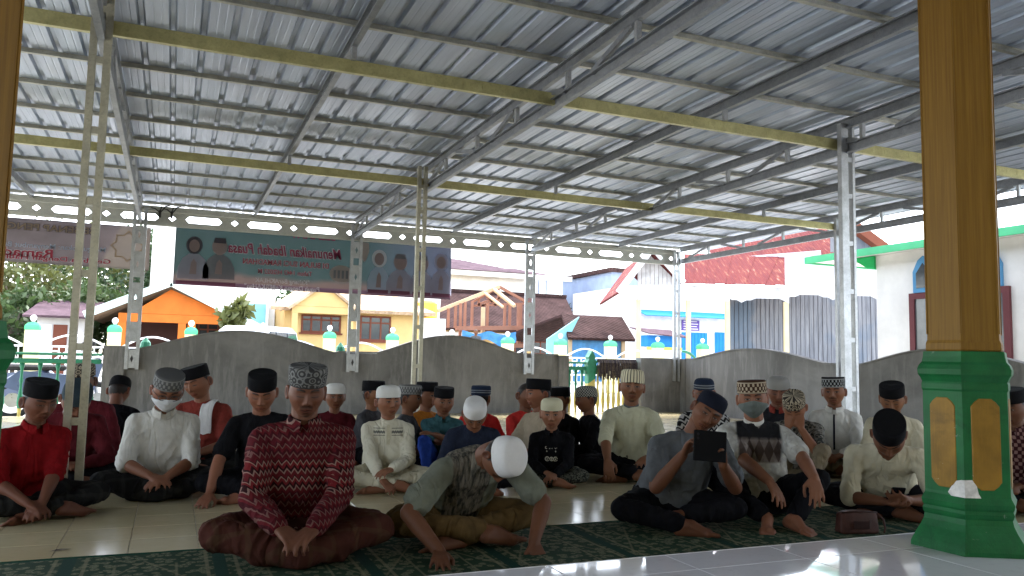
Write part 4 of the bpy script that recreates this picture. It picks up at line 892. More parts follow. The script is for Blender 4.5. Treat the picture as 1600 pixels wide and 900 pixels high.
x0, z1 = pd(1296, 352, BW); x1, z0 = pd(1376, 396, BW); WL(h_, MB().poly([(x0, z0), (x1, z0), (x1, z0+.1), (pd(1328, 356, BW)[0], z1), (x0, z1)], BW-.1, BW-.04), 'end_gable', PLANK)
mb = MB(); q0 = pd(1322, 352, BW); q1 = pd(1374, 390, BW); mb.bar((q0[0], BW-.4, q0[1]), (q1[0], BW-.4, q1[1]), .5, .35); WL(h_, mb, 'barge_board', BROWN)
# iron grille leaning on the plank wall
BW = 27.2
gr = thing('iron_grille', 'dark iron grille standing against the weathered plank wall', 'grille', pa(1265, 550, BW-.3)[0], BW-.3); x0, z1 = pa(1243, 535, BW-.3); x1, z0 = pa(1288, 566, BW-.3); IRON = plain('dark_iron', (.10, .10, .11), .6)
for i in range(9): x = x0+(x1-x0)*i/8; mb = MB(); mb.tube([(x, BW-.3, GZ), (x, BW-.3, z1)], .018, 5); W(gr, mb, 'bar', IRON)
for z in (z1, (z0+z1)/2, z0): mb = MB(); mb.tube([(x0, BW-.32, z), (x1, BW-.32, z)], .018, 5); W(gr, mb, 'rail', IRON)
# ---- blue shop
B = 44.0; x0 = pa(985, 500, B)[0]; x1 = pa(1150, 500, B)[0]; ze = pa(1065, 489, B)[1]; h_ = thing('blue_shop', 'white shop with bright blue awning and shutters seen through the porch', 'shop', (x0+x1)/2, B)
W(h_, MB().box(x0, x1, B, B+8, GZ, ze+1.6), 'wall', WHITE); W(h_, slab((x0+.4, B-1.2, ze-.3), (x1-.5, B-1.2, ze-.3), (x1-.5, B+.0, ze+.1), (x0+.4, B+.0, ze+.1), .06), 'awning', BLUE)
a_ = pa(1066, 500, B-.1); b_ = pa(1093, 517, B-.1); W(h_, MB().box(a_[0], b_[0], B-.1, B-.02, b_[1], a_[1]), 'sign_board', PURPLE)
for k, z in enumerate(np.linspace(b_[1]+.08, a_[1]-.1, 4)): W(h_, MB().box(a_[0]+.1, b_[0]-.12-.1*(k % 2), B-.108, B-.102, z, z+.05), 'sign_line', WHITE)
for pxa, pxb in ((1066, 1106), (1118, 1136)):
    a_ = pa(pxa, 519, B-.1); b_ = pa(pxb, 556, B-.1); k = 8
    for i in range(k): xa = a_[0]+(b_[0]-a_[0])*i/k; W(h_, MB().box(xa, xa+(b_[0]-a_[0])/k-.03, B-.09, B-.02, GZ, a_[1]), 'shutter', BLUE)
a_ = pa(1012, 518, 40); b_ = pa(1062, 540, 40); st = thing('street_stall', 'small stall with blue shutter and green yellow frame before the blue shop', 'stall', (a_[0]+b_[0])/2, 40); W(st, MB().box(a_[0], b_[0], 40, 41.2, b_[1]-.1, a_[1]-.2), 'shutter', BLUE); W(st, slab((a_[0]-.4, 39.3, a_[1]-.1), (b_[0]+.3, 39.3, a_[1]-.3), (b_[0]+.3, 41.4, a_[1]+.2), (a_[0]-.4, 41.4, a_[1]+.3), .06), 'roof', RPURP); W(st, MB().box(a_[0]-.1, b_[0]+.1, 39.9, 39.98, b_[1]-.3, b_[1]-.12), 'counter_edge', M2('lime_paint', (.5, .6, .12))); W(st, MB().box(a_[0]-.1, b_[0]+.1, 40, 41.2, GZ, b_[1]-.31), 'base', WHITE)
# ---- white building on the right
AX = 11.6; h_ = thing('white_building', 'bright white building with mint green eave line and brown framed window at the right', 'building', AX+2, 8); l = h_.location; GEY = M2('green_bracket_paint', (.03, .42, .13))
W(h_, MB().box(AX, AX+6, 2.5, 10.65, GZ, 2.96), 'wall', WHITE); W(h_, MB().box(AX-.32, AX+6.3, 2.2, 12.0, 2.963, 3.02), 'eave_slab', WHITE); W(h_, MB().box(AX-.36, AX-.323, 2.2, 12.0, 2.93, 3.06), 'eave_edge', LGRN); W(h_, MB().box(AX-.36, AX+6.3, 12.003, 12.04, 2.93, 3.06), 'eave_edge', LGRN)
W(h_, MB().poly([(10.653, 2.95), (10.653, 2.72), (10.80, 2.74), (10.95, 2.83), (11.12, 2.92), (11.12, 2.95)], AX-.05, AX+.1, 'x'), 'bracket', GEY)
f0, f1, z0, z1 = 8.14, 9.92, .45, 2.22; FRM = M2('maroon_brown_frame', (.14, .05, .055)); BLF = M2('sky_blue_frame', (.10, .28, .48))
mb = MB(); mb.box(AX-.06, AX-.002, f0, f1, z1-.10, z1).box(AX-.06, AX-.002, f0, f0+.10, z0, z1-.10).box(AX-.06, AX-.002, f1-.10, f1, z0, z1-.10).box(AX-.055, AX-.002, (f0+f1)/2-.05, (f0+f1)/2+.05, z0, z1-.10); fr = W(h_, mb, 'window', FRM)
for q0, q1 in ((f0+.10, (f0+f1)/2-.05), ((f0+f1)/2+.05, f1-.10)): MB().box(AX-.03-l[0], AX-.01-l[0], q0-l[1], q1-l[1], z0-l[2], z1-.1-l[2]).build('pane', plain('grey_window_glass', (.10, .11, .12), .15), fr)
for q, yy in enumerate((8.45, 9.62)): W(h_, MB().poly([(yy-.20, z1+.003), (yy+.20, z1+.003), (yy+.20, z1+.36), (yy+.10, z1+.55), (yy, z1+.62), (yy-.10, z1+.55), (yy-.20, z1+.36)], AX-.07, AX-.004, 'x'), 'arched_light', BLF); W(h_, MB().poly([(yy-.13, z1+.08), (yy+.13, z1+.08), (yy+.13, z1+.33), (yy, z1+.50), (yy-.13, z1+.33)], AX-.078, AX-.0705, 'x'), 'pane', GLASS)

# ---- vehicles
CARP = plain('white_car_paint', (.70, .71, .73), .25, var=.03); RUB = plain('tyre_rubber', (.02, .02, .02), .8); CHR = plain('alloy', (.5, .5, .52), .3, .8)
B = 23.2; cx = pa(452, 520, B)[0]; cx = pa(436, 520, B)[0]; car = thing('parked_car', 'white minivan with dark side windows parked before the cream house', 'car', cx, B); car.rotation_euler = (0, 0, R(62)); car.scale = (.93, .93, .93) 
side = [(-2.1, .35), (-2.1, .95), (-1.95, 1.15), (-1.35, 1.25), (-.75, 1.95), (-.45, 2.06), (1.5, 2.08), (1.85, 1.95), (2.05, 1.2), (2.1, .8), (2.05, .35)]
bm = bmesh.new(); vs = [bm.verts.new((x, 0, z)) for x, z in side]; f = bm.faces.new(vs); g_ = bmesh.ops.extrude_face_region(bm, geom=[f])
for v in g_['geom']:
    if isinstance(v, bmesh.types.BMVert): v.co.y += 1.65
for v in bm.verts:
    if v.co.z > 1.25: v.co.y = .82+(v.co.y-.82)*.84
bmesh.ops.recalc_face_normals(bm, faces=bm.faces[:]); bmesh.ops.bevel(bm, geom=bm.edges[:], offset=.05, segments=2, affect='EDGES'); me = bpy.data.meshes.new('body'); bm.to_mesh(me); bm.free(); me.materials.append(CARP); mesh_obj('body', me, None, car)
for x0, x1, t0, t1 in ((-.95, -.15, -.45, -.15), (-.05, .75, -.05, .75), (.85, 1.75, .85, 1.6)):
    V = [(x0, .03, 1.30), (x1, .03, 1.30), (t1, .105, 1.90), (t0, .105, 1.90)]; MB().add([(a, b-.05, c) for a, b, c in V]+[(a, b+.02, c) for a, b, c in V], [(0, 1, 2, 3), (7, 6, 5, 4), (0, 4, 5, 1), (1, 5, 6, 2), (2, 6, 7, 3), (3, 7, 4, 0)]).build('side_window', GLASS, car)
for x in (-1.3, 1.3):
    wh = MB(); wh.tube([(x, -.02, .33), (x, .2, .33)], .33, 20); o = wh.build('wheel', RUB, car); MB().tube([(x, -.035, .33), (x, .0, .33)], .2, 14).build('rim', CHR, o)
SCP = plain('blue_grey_scooter_paint', (.10, .13, .22), .3, var=.1); 
def scooter(px, py, b, rz, label):
    p = ONB(px, py, b); s = empty('motor_scooter', (p[0], b, GZ), rz, label, 'scooter')
    for x in (-.62, .62): 
        w_ = MB(); w_.tube([(x+.26*math.cos(a), 0, .30+.26*math.sin(a)) for a in np.linspace(0, 2*math.pi, 25)], .05, 8, cap=False); o = w_.build('wheel', RUB, s, smooth=True); MB().tube([(x, -.03, .30), (x, .03, .30)], .12, 12).build('hub', CHR, o)
    MB().poly([(-.85, .55), (-.55, .78), (.15, .72), (.22, .42), (.40, .38), (.52, .95), (.60, 1.0), (.66, .9), (.5, .30), (-.1, .26), (-.45, .42)], -.15, .15).build('body', SCP, s)
    bm = MB(); bm.box(-.75, .12, -.13, .13, .785, .88, .03); bm.build('seat', RUB, s); MB().tube([(.62, 0, .32), (.50, 0, .98), (.46, 0, 1.05)], .03, 8).build('fork', CHR, s)
    MB().tube([(.36, -.36, 1.06), (.44, -.15, 1.05), (.48, 0, 1.04), (.44, .15, 1.05), (.36, .36, 1.06)], .02, 8).build('handlebar', RUB, s, smooth=True); MB().lathe([(.02, -.04), (.10, -.02), (.11, .03), (.03, .06)], 12, (.58, 0, .98)).build('headlight', CHR, s, smooth=True)
    for q in (-1, 1): MB().tube([(.42, q*.25, 1.06), (.44, q*.33, 1.22)], .008, 6).build('mirror_stem', RUB, s); MB().lathe([(.01, -.05), (.07, -.03), (.075, .02), (.01, .05)], 10, (.44, q*.36, 1.25), 1, .45).build('mirror', RUB, s, smooth=True)
    return s
scooter(92, 555, 15.4, R(10), 'blue grey scooter parked behind the green balustrade at the left'); scooter(22, 560, 15.9, R(160), 'second scooter half hidden by the left column behind the balustrade')
# ================================================================== people
def V3(*a): return np.array(a, float)
def unit(v): return v/(np.linalg.norm(v)+1e-9)
def rotm(rx=0, ry=0, rz=0):
    return np.array(Matrix.Rotation(rz, 3, 'Z') @ Matrix.Rotation(ry, 3, 'Y') @ Matrix.Rotation(rx, 3, 'X'))
_caps = {}
def capsule(p0, p1, r0, r1, n=12, flat=None):
    "closed tapered capsule (V, F); flat = (normal, factor) squashes it along a direction"
    p0 = V3(*p0); p1 = V3(*p1); d = p1-p0; L = np.linalg.norm(d); d = d/L if L > 1e-6 else V3(0, 0, 1)
    ref = V3(0, 0, 1) if abs(d[2]) < .9 else V3(1, 0, 0); x = unit(np.cross(d, ref)); y = np.cross(x, d)
    V = [p0-d*r0]; rings = []
    for a in (-60, -30, 0): rings.append((p0+d*r0*math.sin(R(a)), r0*math.cos(R(a))))
    for a in (0, 30, 60): rings.append((p1+d*r1*math.sin(R(a)), r1*math.cos(R(a))))
    an = np.linspace(0, 2*math.pi, n, endpoint=False)
    for c, r_ in rings: V += list(c+r_*(np.cos(an)[:, None]*x+np.sin(an)[:, None]*y))
    V.append(p1+d*r1); V = np.array(V); F = []
    for j in range(n): F.append((0, 1+(j+1) % n, 1+j))
    for i in range(len(rings)-1):
        for j in range(n): F.append((1+i*n+j, 1+i*n+(j+1) % n, 1+(i+1)*n+(j+1) % n, 1+(i+1)*n+j))
    e = 1+len(rings)*n
    for j in range(n): F.append((e, 1+(len(rings)-1)*n+j, 1+(len(rings)-1)*n+(j+1) % n))
    if flat is not None:
        nn, k = unit(V3(*flat[0])), flat[1]; c = (p0+p1)/2; V = V-((V-c)@nn)[:, None]*nn*(1-k)
    return V, F
def loft(rings, n=20):
    "rings: (centre, xdir, ydir, rx, ry)"
    an = np.linspace(0, 2*math.pi, n, endpoint=False); V = []
    for c, xd, yd, rx, ry in rings:
        # squarish ellipse
        ca, sa = np.cos(an), np.sin(an); e = .86
        V += list(c+(np.sign(ca)*np.abs(ca)**e*rx)[:, None]*xd+(np.sign(sa)*np.abs(sa)**e*ry)[:, None]*yd)
    k = len(rings); F = [(i*n+j, i*n+(j+1) % n, (i+1)*n+(j+1) % n, (i+1)*n+j) for i in range(k-1) for j in range(n)]
    F += [tuple(range(n))[::-1], tuple(range((k-1)*n, k*n))]
    return np.array(V), F
def join(parts):
    V = []; F = []; n = 0
    for v, f in parts:
        V.append(np.asarray(v)); F += [tuple(i+n for i in q) for q in f]; n += len(v)
    return np.concatenate(V), F
def remesh(parts, voxel, smooth_it=3):
    V, F = join(parts); me = new_mesh('tmp', V, F)
    bm = bmesh.new(); bm.from_mesh(me); bmesh.ops.recalc_face_normals(bm, faces=bm.faces[:]); bm.to_mesh(me); bm.free()
    o = bpy.data.objects.new('tmp', me); COL.objects.link(o)
    md = o.modifiers.new('r', 'REMESH'); md.mode = 'VOXEL'; md.voxel_size = voxel; md.use_smooth_shade = True
    if smooth_it: s = o.modifiers.new('s', 'SMOOTH'); s.factor = .5; s.iterations = smooth_it
    dg = bpy.context.evaluated_depsgraph_get(); r_ = bpy.data.meshes.new_from_object(o.evaluated_get(dg))
    bpy.data.objects.remove(o); bpy.data.meshes.remove(me)
    return r_
def get_co(me): a = np.empty(len(me.vertices)*3, np.float32); me.vertices.foreach_get('co', a); return a.reshape(-1, 3).astype(float)
def get_no(me): a = np.empty(len(me.vertices)*3, np.float32); me.vertices.foreach_get('normal', a); return a.reshape(-1, 3).astype(float)
def set_co(me, co): me.vertices.foreach_set('co', co.astype(np.float32).ravel()); me.update()
def folds(me, amp, seed, freq=1.0, anchors=()):
    "cloth folds: broad crumple everywhere and sharp creases gathered at elbows, waist, armpits and knees; anchors = (point, radius, direction across the creases, wavelength, strength)"
    co = get_co(me); no = get_no(me); g = np.random.default_rng(seed); d = np.zeros(len(co))
    for k in range(5):
        ax = unit(g.normal(size=3)*V3(1, 1, .5)); f = freq*g.uniform(12, 30); ph = g.uniform(0, 6.28); wa = unit(g.normal(size=3)); wb = g.uniform(5, 11)
        s = np.sin(co@ax*f+2.4*np.sin(co@wa*wb+ph)+ph); m_ = np.clip(.4+.9*np.sin(co@unit(g.normal(size=3))*g.uniform(5, 10)+g.uniform(0, 6)), 0, 1)
        d += ((1-np.abs(s))**1.5-.35)*m_*(20/f)**.7
    d *= .34*amp
    for p, r_, dr_, wl, st in anchors:
        dr_ = unit(dr_); rel = co-p; wgt = np.exp(-(rel**2).sum(1)/r_**2); oth = unit(np.cross(dr_, g.normal(size=3)))
        ph = rel@dr_*2*np.pi/wl+1.3*np.sin(rel@oth*28+g.uniform(0, 6))+.7*np.sin(co@unit(g.normal(size=3))*40); brk = np.clip(.55+.75*np.sin(rel@oth*17+rel@dr_*9+g.uniform(0, 6)), 0, 1)
        d += st*amp*wgt*brk*((1-np.abs(np.sin(ph*.5)))**1.7-.30)
    set_co(me, co+no*(np.maximum(d, -.45*amp)+.10*amp)[:, None])

# ---- head -------------------------------------------------------------------------------------------------
def head_surface(phi, th, P):
    sx = np.sin(th)*np.sin(phi); sy = -np.sin(th)*np.cos(phi); sz = np.cos(th)
    x = .0755*P['wide']*sx; y = .096*sy; z = .114*sz
    t = np.clip(-z/.114, 0, 1)
    x = x*(1-P['jaw']*t**1.6); y = np.where(y < 0, y*(1-.10*t**2), y*(1-.42*t**1.2))
    z = np.where(z > .05, .05+(z-.05)*.84, z)
    x = x*(1+.04*np.exp(-((z+.01)/.03)**2))
    y = np.where((y < 0), -np.abs(y)**.93*.094**.07, y)
    ax_ = np.abs(x); fr = np.clip((-y-.02)/.04, 0, 1)
    g = lambda cx, cz, wx, wz: np.exp(-((ax_-cx)/wx)**2-((z-cz)/wz)**2)
    n = P['nose']
    d = n*(.008*g(0, .004, .008, .016)+.013*g(0, -.016, .010, .014)+.012*g(0, -.029, .012, .010)+.007*g(.0145, -.031, .0065, .0075)) - .004*g(0, -.042, .012, .004)
    d += -.0085*g(.031, .008, .017, .012)+.0045*g(.031, .005, .012, .0075)+.0028*g(.031, .0135, .014, .0025)-.002*g(.031, .0175, .014, .003)
    d += .0055*g(.029, .029, .024, .008)+.003*g(0, .03, .02, .012)
    d += .005*g(.047, -.018, .018, .018)-.004*g(.046, -.052, .014, .02)
    d += .0070*g(0, -.0585, .021, .0052)+.0072*g(0, -.0715, .018, .0058)-.0052*g(0, -.0648, .024, .0026)-.0040*g(0, -.083, .02, .006)
    d += .009*g(0, -.098, .022, .013)
    d += -.0018*np.exp(-((ax_-.030-.28*(-.035-z))/.004)**2)*np.clip((-.028-z)/.01, 0, 1)*np.clip((z+.072)/.01, 0, 1)     # smile lines
    y = y-d*fr
    return x, y, z
def srgb(r_, g_, b_): f = lambda c: (c/255/12.92 if c/255 <= .04045 else ((c/255+.055)/1.055)**2.4); return V3(f(r_), f(g_), f(b_))
HAIR = V3(.012, .010, .009)
def head_mesh(nphi, nth, P, skin):
    u = np.linspace(-1, 1, nphi, endpoint=False); phi = np.pi*(np.sign(u)*np.abs(u)**1.55)
    v = np.linspace(0, 1, nth); th = np.pi*(v+.055*np.sin(2*np.pi*(v))*-1*0)
    th = np.pi*np.interp(v, [0, .22, .86, 1], [.012, .30, .84, .988])
    PH, TH = np.meshgrid(phi, th); x, y, z = head_surface(PH, TH, P)
    V = np.stack([x, y, z], -1).reshape(-1, 3); n = nphi
    F = [(i*n+j, i*n+(j+1) % n, (i+1)*n+(j+1) % n, (i+1)*n+j) for i in range(nth-1) for j in range(n)]
    F += [tuple(range(n)), tuple(range((nth-1)*n, nth*n))[::-1]]
    x, y, z = V.T; ax_ = np.abs(x); front = y < -.03
    C = np.tile(skin, (len(V), 1)); 
    def put(mask, col):
        m_ = np.clip(mask, 0, 1)[:, None]; C[:] = C*(1-m_)+np.asarray(col)*m_
    fm = front.astype(float); sm = lambda v_, s_: np.clip(.5+v_/s_, 0, 1)
    put(.35*np.exp(-((ax_-.045)/.02)**2-((z+.02)/.02)**2)*fm, skin*V3(1.1, .85, .8))
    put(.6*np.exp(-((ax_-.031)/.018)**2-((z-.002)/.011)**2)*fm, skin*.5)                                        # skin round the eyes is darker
    # brows
    bz = .0275+.004*np.sin(np.clip((ax_-.012)/.036, 0, 1)*np.pi*.8); put(sm(.0042-np.abs(z-bz), .003)*sm(ax_-.012, .004)*sm(.049-ax_, .006)*fm*.97, HAIR*.8)
    op = P.get('eyes', 1.0)
    e = ((ax_-.031)/.0145)**2+((z-.0055)/(.0052*max(op, .05)))**2
    if op > .2:
        put(sm(1-e, .5)*fm, V3(.20, .17, .15)); sgn = P.get('look', 0.0)
        ir = ((x-np.sign(x)*.031-sgn*.005)/.0070)**2+((z-.0055)/.0072)**2; put(sm(1-ir, .5)*sm(1.1-e, .4)*fm, V3(.012, .008, .006))
        put(np.exp(-((z-.0055-.0058*op*np.sqrt(np.clip(1-((ax_-.031)/.0155)**2, 0, 1)))/.0017)**2)*sm(.017-np.abs(ax_-.031), .004)*fm, HAIR)
    else: put(np.exp(-((z-.002+.0022*np.cos((ax_-.031)*100))/.0016)**2)*sm(.016-np.abs(ax_-.031), .004)*fm, HAIR*1.2)
    put(.8*sm(1-((ax_-.0075)/.0042)**2-((z+.0375)/.0022)**2, .6)*fm, skin*.18)
    lip = skin*V3(.72, .42, .42)
    put(.75*sm(.0255*(1-((z+.065)/.016)**2)-ax_, .006)*sm(.0125-np.abs(z+.065), .004)*fm, lip)
    put(sm(.0013-np.abs(z+.0648+.0015*np.cos(ax_*130)), .0018)*sm(.024-ax_, .006)*fm*.85, skin*.2)
    if P.get('stubble', 0): put(P['stubble']*np.clip(np.exp(-((z+.047)/.007)**2)*sm(.028-ax_, .01)+np.exp(-((z+.096)/.012)**2)*sm(.016-ax_, .01), 0, 1)*fm, HAIR*2)
    # hair: temples, back and crown
    ph = np.abs(np.arctan2(x, -y)); hl = np.interp(ph, [0, .9, 1.25, 1.5, 1.75, 2.2, 3.15], [.072, .060, .035, -.005, .01, -.045, -.06])
    put(sm(z-hl+.004*np.sin(ph*40), .008), P.get('hair', HAIR))
    # ears
    parts = [(V, F, C)]
    for s in (-1, 1):
        an = np.linspace(0, 2*np.pi, 16, endpoint=False); ev = []; 
        c0 = V3(s*.0735*P['wide'], .012, -.006)
        for k, (rr, off) in enumerate(((1.0, 0), (1.05, .008), (.95, .014), (.62, .011), (.3, .006))):
            for a in an:
                ry = .0185*rr*(1+.12*math.sin(a)); rz = .031*rr
                ev.append(c0+V3(s*off*(1+.35*math.cos(a)), ry*math.cos(a)+off*.25, rz*math.sin(a)+.002))
        ef = [(k*16+j, k*16+(j+1) % 16, (k+1)*16+(j+1) % 16, (k+1)*16+j) for k in range(4) for j in range(16)]+[tuple(range(64, 80))]
        ecol = np.tile(skin*V3(.95, .8, .78), (80, 1)); ecol[48:] *= .55
        parts.append((np.array(ev), ef, ecol))
    n = 0; Vs = []; Fs = []; Cs = []
    for a, b, c in parts: Vs.append(a); Fs += [tuple(i+n for i in q) for q in b]; Cs.append(c); n += len(a)
    return np.concatenate(Vs), Fs, np.concatenate(Cs)
def mat_skin():
    t = NT('skin'); a = t.n('ShaderNodeAttribute'); a.attribute_name = 'Col'
    f = t.noise(38, 4, .6); c = t.mix(t.math('MULTIPLY', f, .35), a.outputs['Color'], (.10, .04, .022), 'MIX')
    c2 = t.mix(.28, a.outputs['Color'], c); t.color(c2); t.rough(t.math('MULTIPLY_ADD', t.noise(20, 3), .2, .45)); t.spec(.18)
    t.b.inputs['Subsurface Weight'].default_value = .08; t.b.inputs['Subsurface Radius'].default_value = (.012, .004, .002); t.b.inputs['Subsurface Scale'].default_value = .6
    t.bump(t.noise(220, 3, .6), .12, .003); return t.m
SKIN = mat_skin()

# ---- hand -------------------------------------------------------------------------------------------------
def hand_parts(wrist, d, n, side, curl=.5, spread=1.0, s=1.0, thumb_in=.3):
    """capsules of a hand: d = direction wrist->fingers, n = direction the palm faces, side = +1/-1: the thumb lies on side*cross(d, n)"""
    d = unit(d); n = unit(n-d*(n@d)); lat = np.cross(d, n)*side; P = []
    kn = []
    for i, (o_, ln) in enumerate(((.030, .088), (.010, .094), (-.011, .090), (-.031, .080))):
        k = wrist+d*ln*s+lat*o_*s-n*.004*s; kn.append(k); P.append(capsule(wrist+d*.012*s+lat*o_*.5*s, k, .0165*s, .0125*s, 8))
    P.append(capsule(wrist+d*.03*s+lat*.012*s, wrist+d*.075*s-lat*.016*s, .0175*s, .0165*s, 8))
    for i, (L, fan) in enumerate(((.070, .16), (.078, .04), (.073, -.07), (.056, -.22))):
        a = 0; p = kn[i]; dd = unit(d+lat*fan*spread)
        for q, (fr, rr) in enumerate(((.45, .0098), (.32, .0088), (.23, .0078))):
            a += curl*(.45, .75, .55)[q]*(1+.12*i*.5); v = dd*math.cos(a)+n*math.sin(a); e = p+v*L*fr*s
            P.append(capsule(p, e, rr*s*1.02, rr*s*.93, 8)); p = e
    tb = wrist+d*.022*s+lat*.026*s; t1 = tb+unit(d*.72+lat*.75+n*(.25+thumb_in*.4))*.042*s; t2 = t1+unit(d*.95+lat*(.35-thumb_in)+n*(.2+thumb_in*.5))*.032*s; t3 = t2+unit(d*1+lat*(.1-thumb_in)+n*(.2+thumb_in*.5))*.024*s
    P += [capsule(tb, t1, .0155*s, .0118*s, 8), capsule(t1, t2, .0112*s, .0100*s, 8), capsule(t2, t3, .0100*s, .0085*s, 8)]
    return P
def foot_parts(ankle, toe, upv, s=1.0, toes=True):
    d = unit(toe-ankle); upv = unit(upv-d*(upv@d)); lat = np.cross(d, upv); L = .175*s; P = []
    heel = ankle-d*.035*s-upv*.03*s; ball = ankle+d*L*.68-upv*.035*s
    P.append(capsule(ankle, heel, .036*s, .033*s, 10)); P.append(capsule(heel, ball, .031*s, .030*s, 10)); P.append(capsule(ankle+d*.03*s, ball+lat*.014*s, .034*s, .024*s, 10))
    P.append(capsule(ball-lat*.026*s, ball+lat*.026*s, .022*s, .022*s, 10))
    if toes:
        for i, (o_, l, r_) in enumerate(((.033, .048, .0135), (.014, .046, .0098), (-.003, .041, .0092), (-.019, .035, .0086), (-.034, .027, .0082))):
            b = ball+lat*o_*s+d*.008*s; P.append(capsule(b, b+d*l*s-upv*.004*s, r_*s, r_*s*.95, 8))
    else: P.append(capsule(ball, ball+d*.035*s, .024*s, .018*s, 8))
    return P
def ik(a, t, l1, l2, pole):
    v = t-a; L = np.linalg.norm(v); 
    if L > (l1+l2)*.995: t = a+v/L*(l1+l2)*.995; v = t-a; L = np.linalg.norm(v)
    x = (l1*l1-l2*l2+L*L)/(2*L); h = math.sqrt(max(l1*l1-x*x, 1e-6)); u = v/L
    p = pole-u*(pole@u); p = unit(p); return a+u*x+p*h, t

# ---- headwear ------------------------------------------------------------------------------------------------
def hat_mesh(kind, P):
    "around the head centre; front is -Y"
    k = P['wide']; rx, ry = .0800*k, .0990
    if kind == 'peci':   prof = [(.985, .036), (1.0, .038), (1.015, .075), (1.01, .108), (.99, .128), (.955, .132), (.70, .131), (.35, .130), (.05, .130)]
    elif kind == 'tall': prof = [(.985, .034), (1.0, .036), (1.05, .075), (1.075, .112), (1.05, .130), (.98, .137), (.70, .138), (.35, .139), (.05, .139)]
    elif kind == 'kufi': prof = [(.985, .030), (1.005, .032), (1.01, .06), (.995, .085), (.93, .108), (.80, .124), (.58, .133), (.32, .137), (.05, .138)]
    elif kind == 'haji': prof = [(.985, .026), (1.005, .028), (1.02, .06), (.985, .098), (.93, .128), (.86, .139), (.62, .147), (.32, .150), (.05, .151)]
    else: prof = [(.985, .034), (1.0, .036), (1.01, .07), (1.0, .098), (.975, .112), (.90, .119), (.62, .121), (.32, .123), (.05, .123)]
    hk = dict(peci=.82, tall=.82, kufi=.84, haji=.80).get(kind, .90); prof = [(r_, .039+(z-.036)*hk) for r_, z in prof]
    n = 40; V = []
    for r_, z in prof:
        for j in range(n):
            a = 2*math.pi*j/n; f = -math.sin(a)                              # front is where sin(a) = -1
            zz = z-.018*max(0, math.sin(a))*(1-(z-.03)/.12)                  # sits lower at the back
            V.append((r_*rx*math.cos(a), r_*ry*math.sin(a)+.004, zz))
    m_ = len(prof); F = [(i*n+j, i*n+(j+1) % n, (i+1)*n+(j+1) % n, (i+1)*n+j) for i in range(m_-1) for j in range(n)]
    F += [tuple(range((m_-1)*n, m_*n))]
    inner = [(.95, .045), (.93, .09)]; b0 = len(V)
    for r_, z in inner:
        for j in range(n): a = 2*math.pi*j/n; V.append((r_*rx*math.cos(a), r_*ry*math.sin(a)+.004, z-.018*max(0, math.sin(a))))
    F += [(j, b0+j, b0+(j+1) % n, (j+1) % n) for j in range(n)]+[(b0+j, b0+n+j, b0+n+(j+1) % n, b0+(j+1) % n) for j in range(n)]
    return np.array(V), F
def mat_hat(name, kind, c1, c2, rough=.9):
    t = NT(name); o = t.xyz(); ang = t.math('ARCTAN2', o[0], t.math('MULTIPLY', o[1], -1.0)); z = o[2]
    if kind == 'plain':
        f = t.noise(60, 4, .6); c = t.mix(f, c1, c2)
    elif kind == 'knit':
        f = t.math('SINE', t.math('MULTIPLY', ang, 60.0)); g = t.math('SINE', t.math('MULTIPLY', z, 900.0)); m_ = t.math('MULTIPLY_ADD', t.math('MULTIPLY', f, g), .5, .5); c = t.mix(m_, c1, c2); t.bump(m_, .5, .003)
    elif kind == 'stripe':
        f = t.math('SINE', t.math('MULTIPLY', ang, 26.0)); c = t.mix(t.step(f, .55, .15), c1, c2)
    elif kind == 'check':
        s_ = t.math('SINE', t.math('MULTIPLY', t.math('ADD', t.math('MULTIPLY', ang, .09), z), 260.0)); u = t.math('SINE', t.math('MULTIPLY', t.math('SUBTRACT', t.math('MULTIPLY', ang, .09), z), 260.0))
        c = t.mix(t.step(t.math('MAXIMUM', s_, u), .72, .1), c1, c2)
    elif kind == 'band':            # rows of small motifs between two lines
        d = t.math('SINE', t.math('MULTIPLY', ang, 22.0)); e = t.math('SINE', t.math('MULTIPLY', t.math('SUBTRACT', z, .036), 150.0))
        mo = t.step(t.math('MULTIPLY', d, e), .12, .12); ln = t.math('ADD', t.band(z, .040, .046, .002), t.band(z, .098, .104, .002))
        c = t.mix(t.math('MULTIPLY', mo, t.band(z, .046, .098, .002)), c1, c2); c = t.mix(ln, c, c2)
    elif kind == 'arabesque':
        v = t.mapping((1, 1, 1), v=t.comb(t.math('MULTIPLY', ang, .085), z, 0.0)); w_ = t.vor(30, v); x = t.math('SINE', t.math('MULTIPLY', w_, 22.0)); c = t.mix(t.step(x, .1, .3), c1, c2)
        c = t.mix(t.band(z, .0, .043, .002), c, c1)
    elif kind == 'edge':
        ln = t.math('ADD', t.band(z, .048, .056, .002), t.band(z, .066, .074, .002)); c = t.mix(t.math('MULTIPLY', ln, t.step(t.math('SINE', t.math('MULTIPLY', ang, 70.0)), -.2, .2)), c1, c2)
    t.color(c); t.rough(rough); t.spec(.08)
    if kind != 'knit': t.bump(t.noise(300, 3, .7), .4, .002)
    return t.m

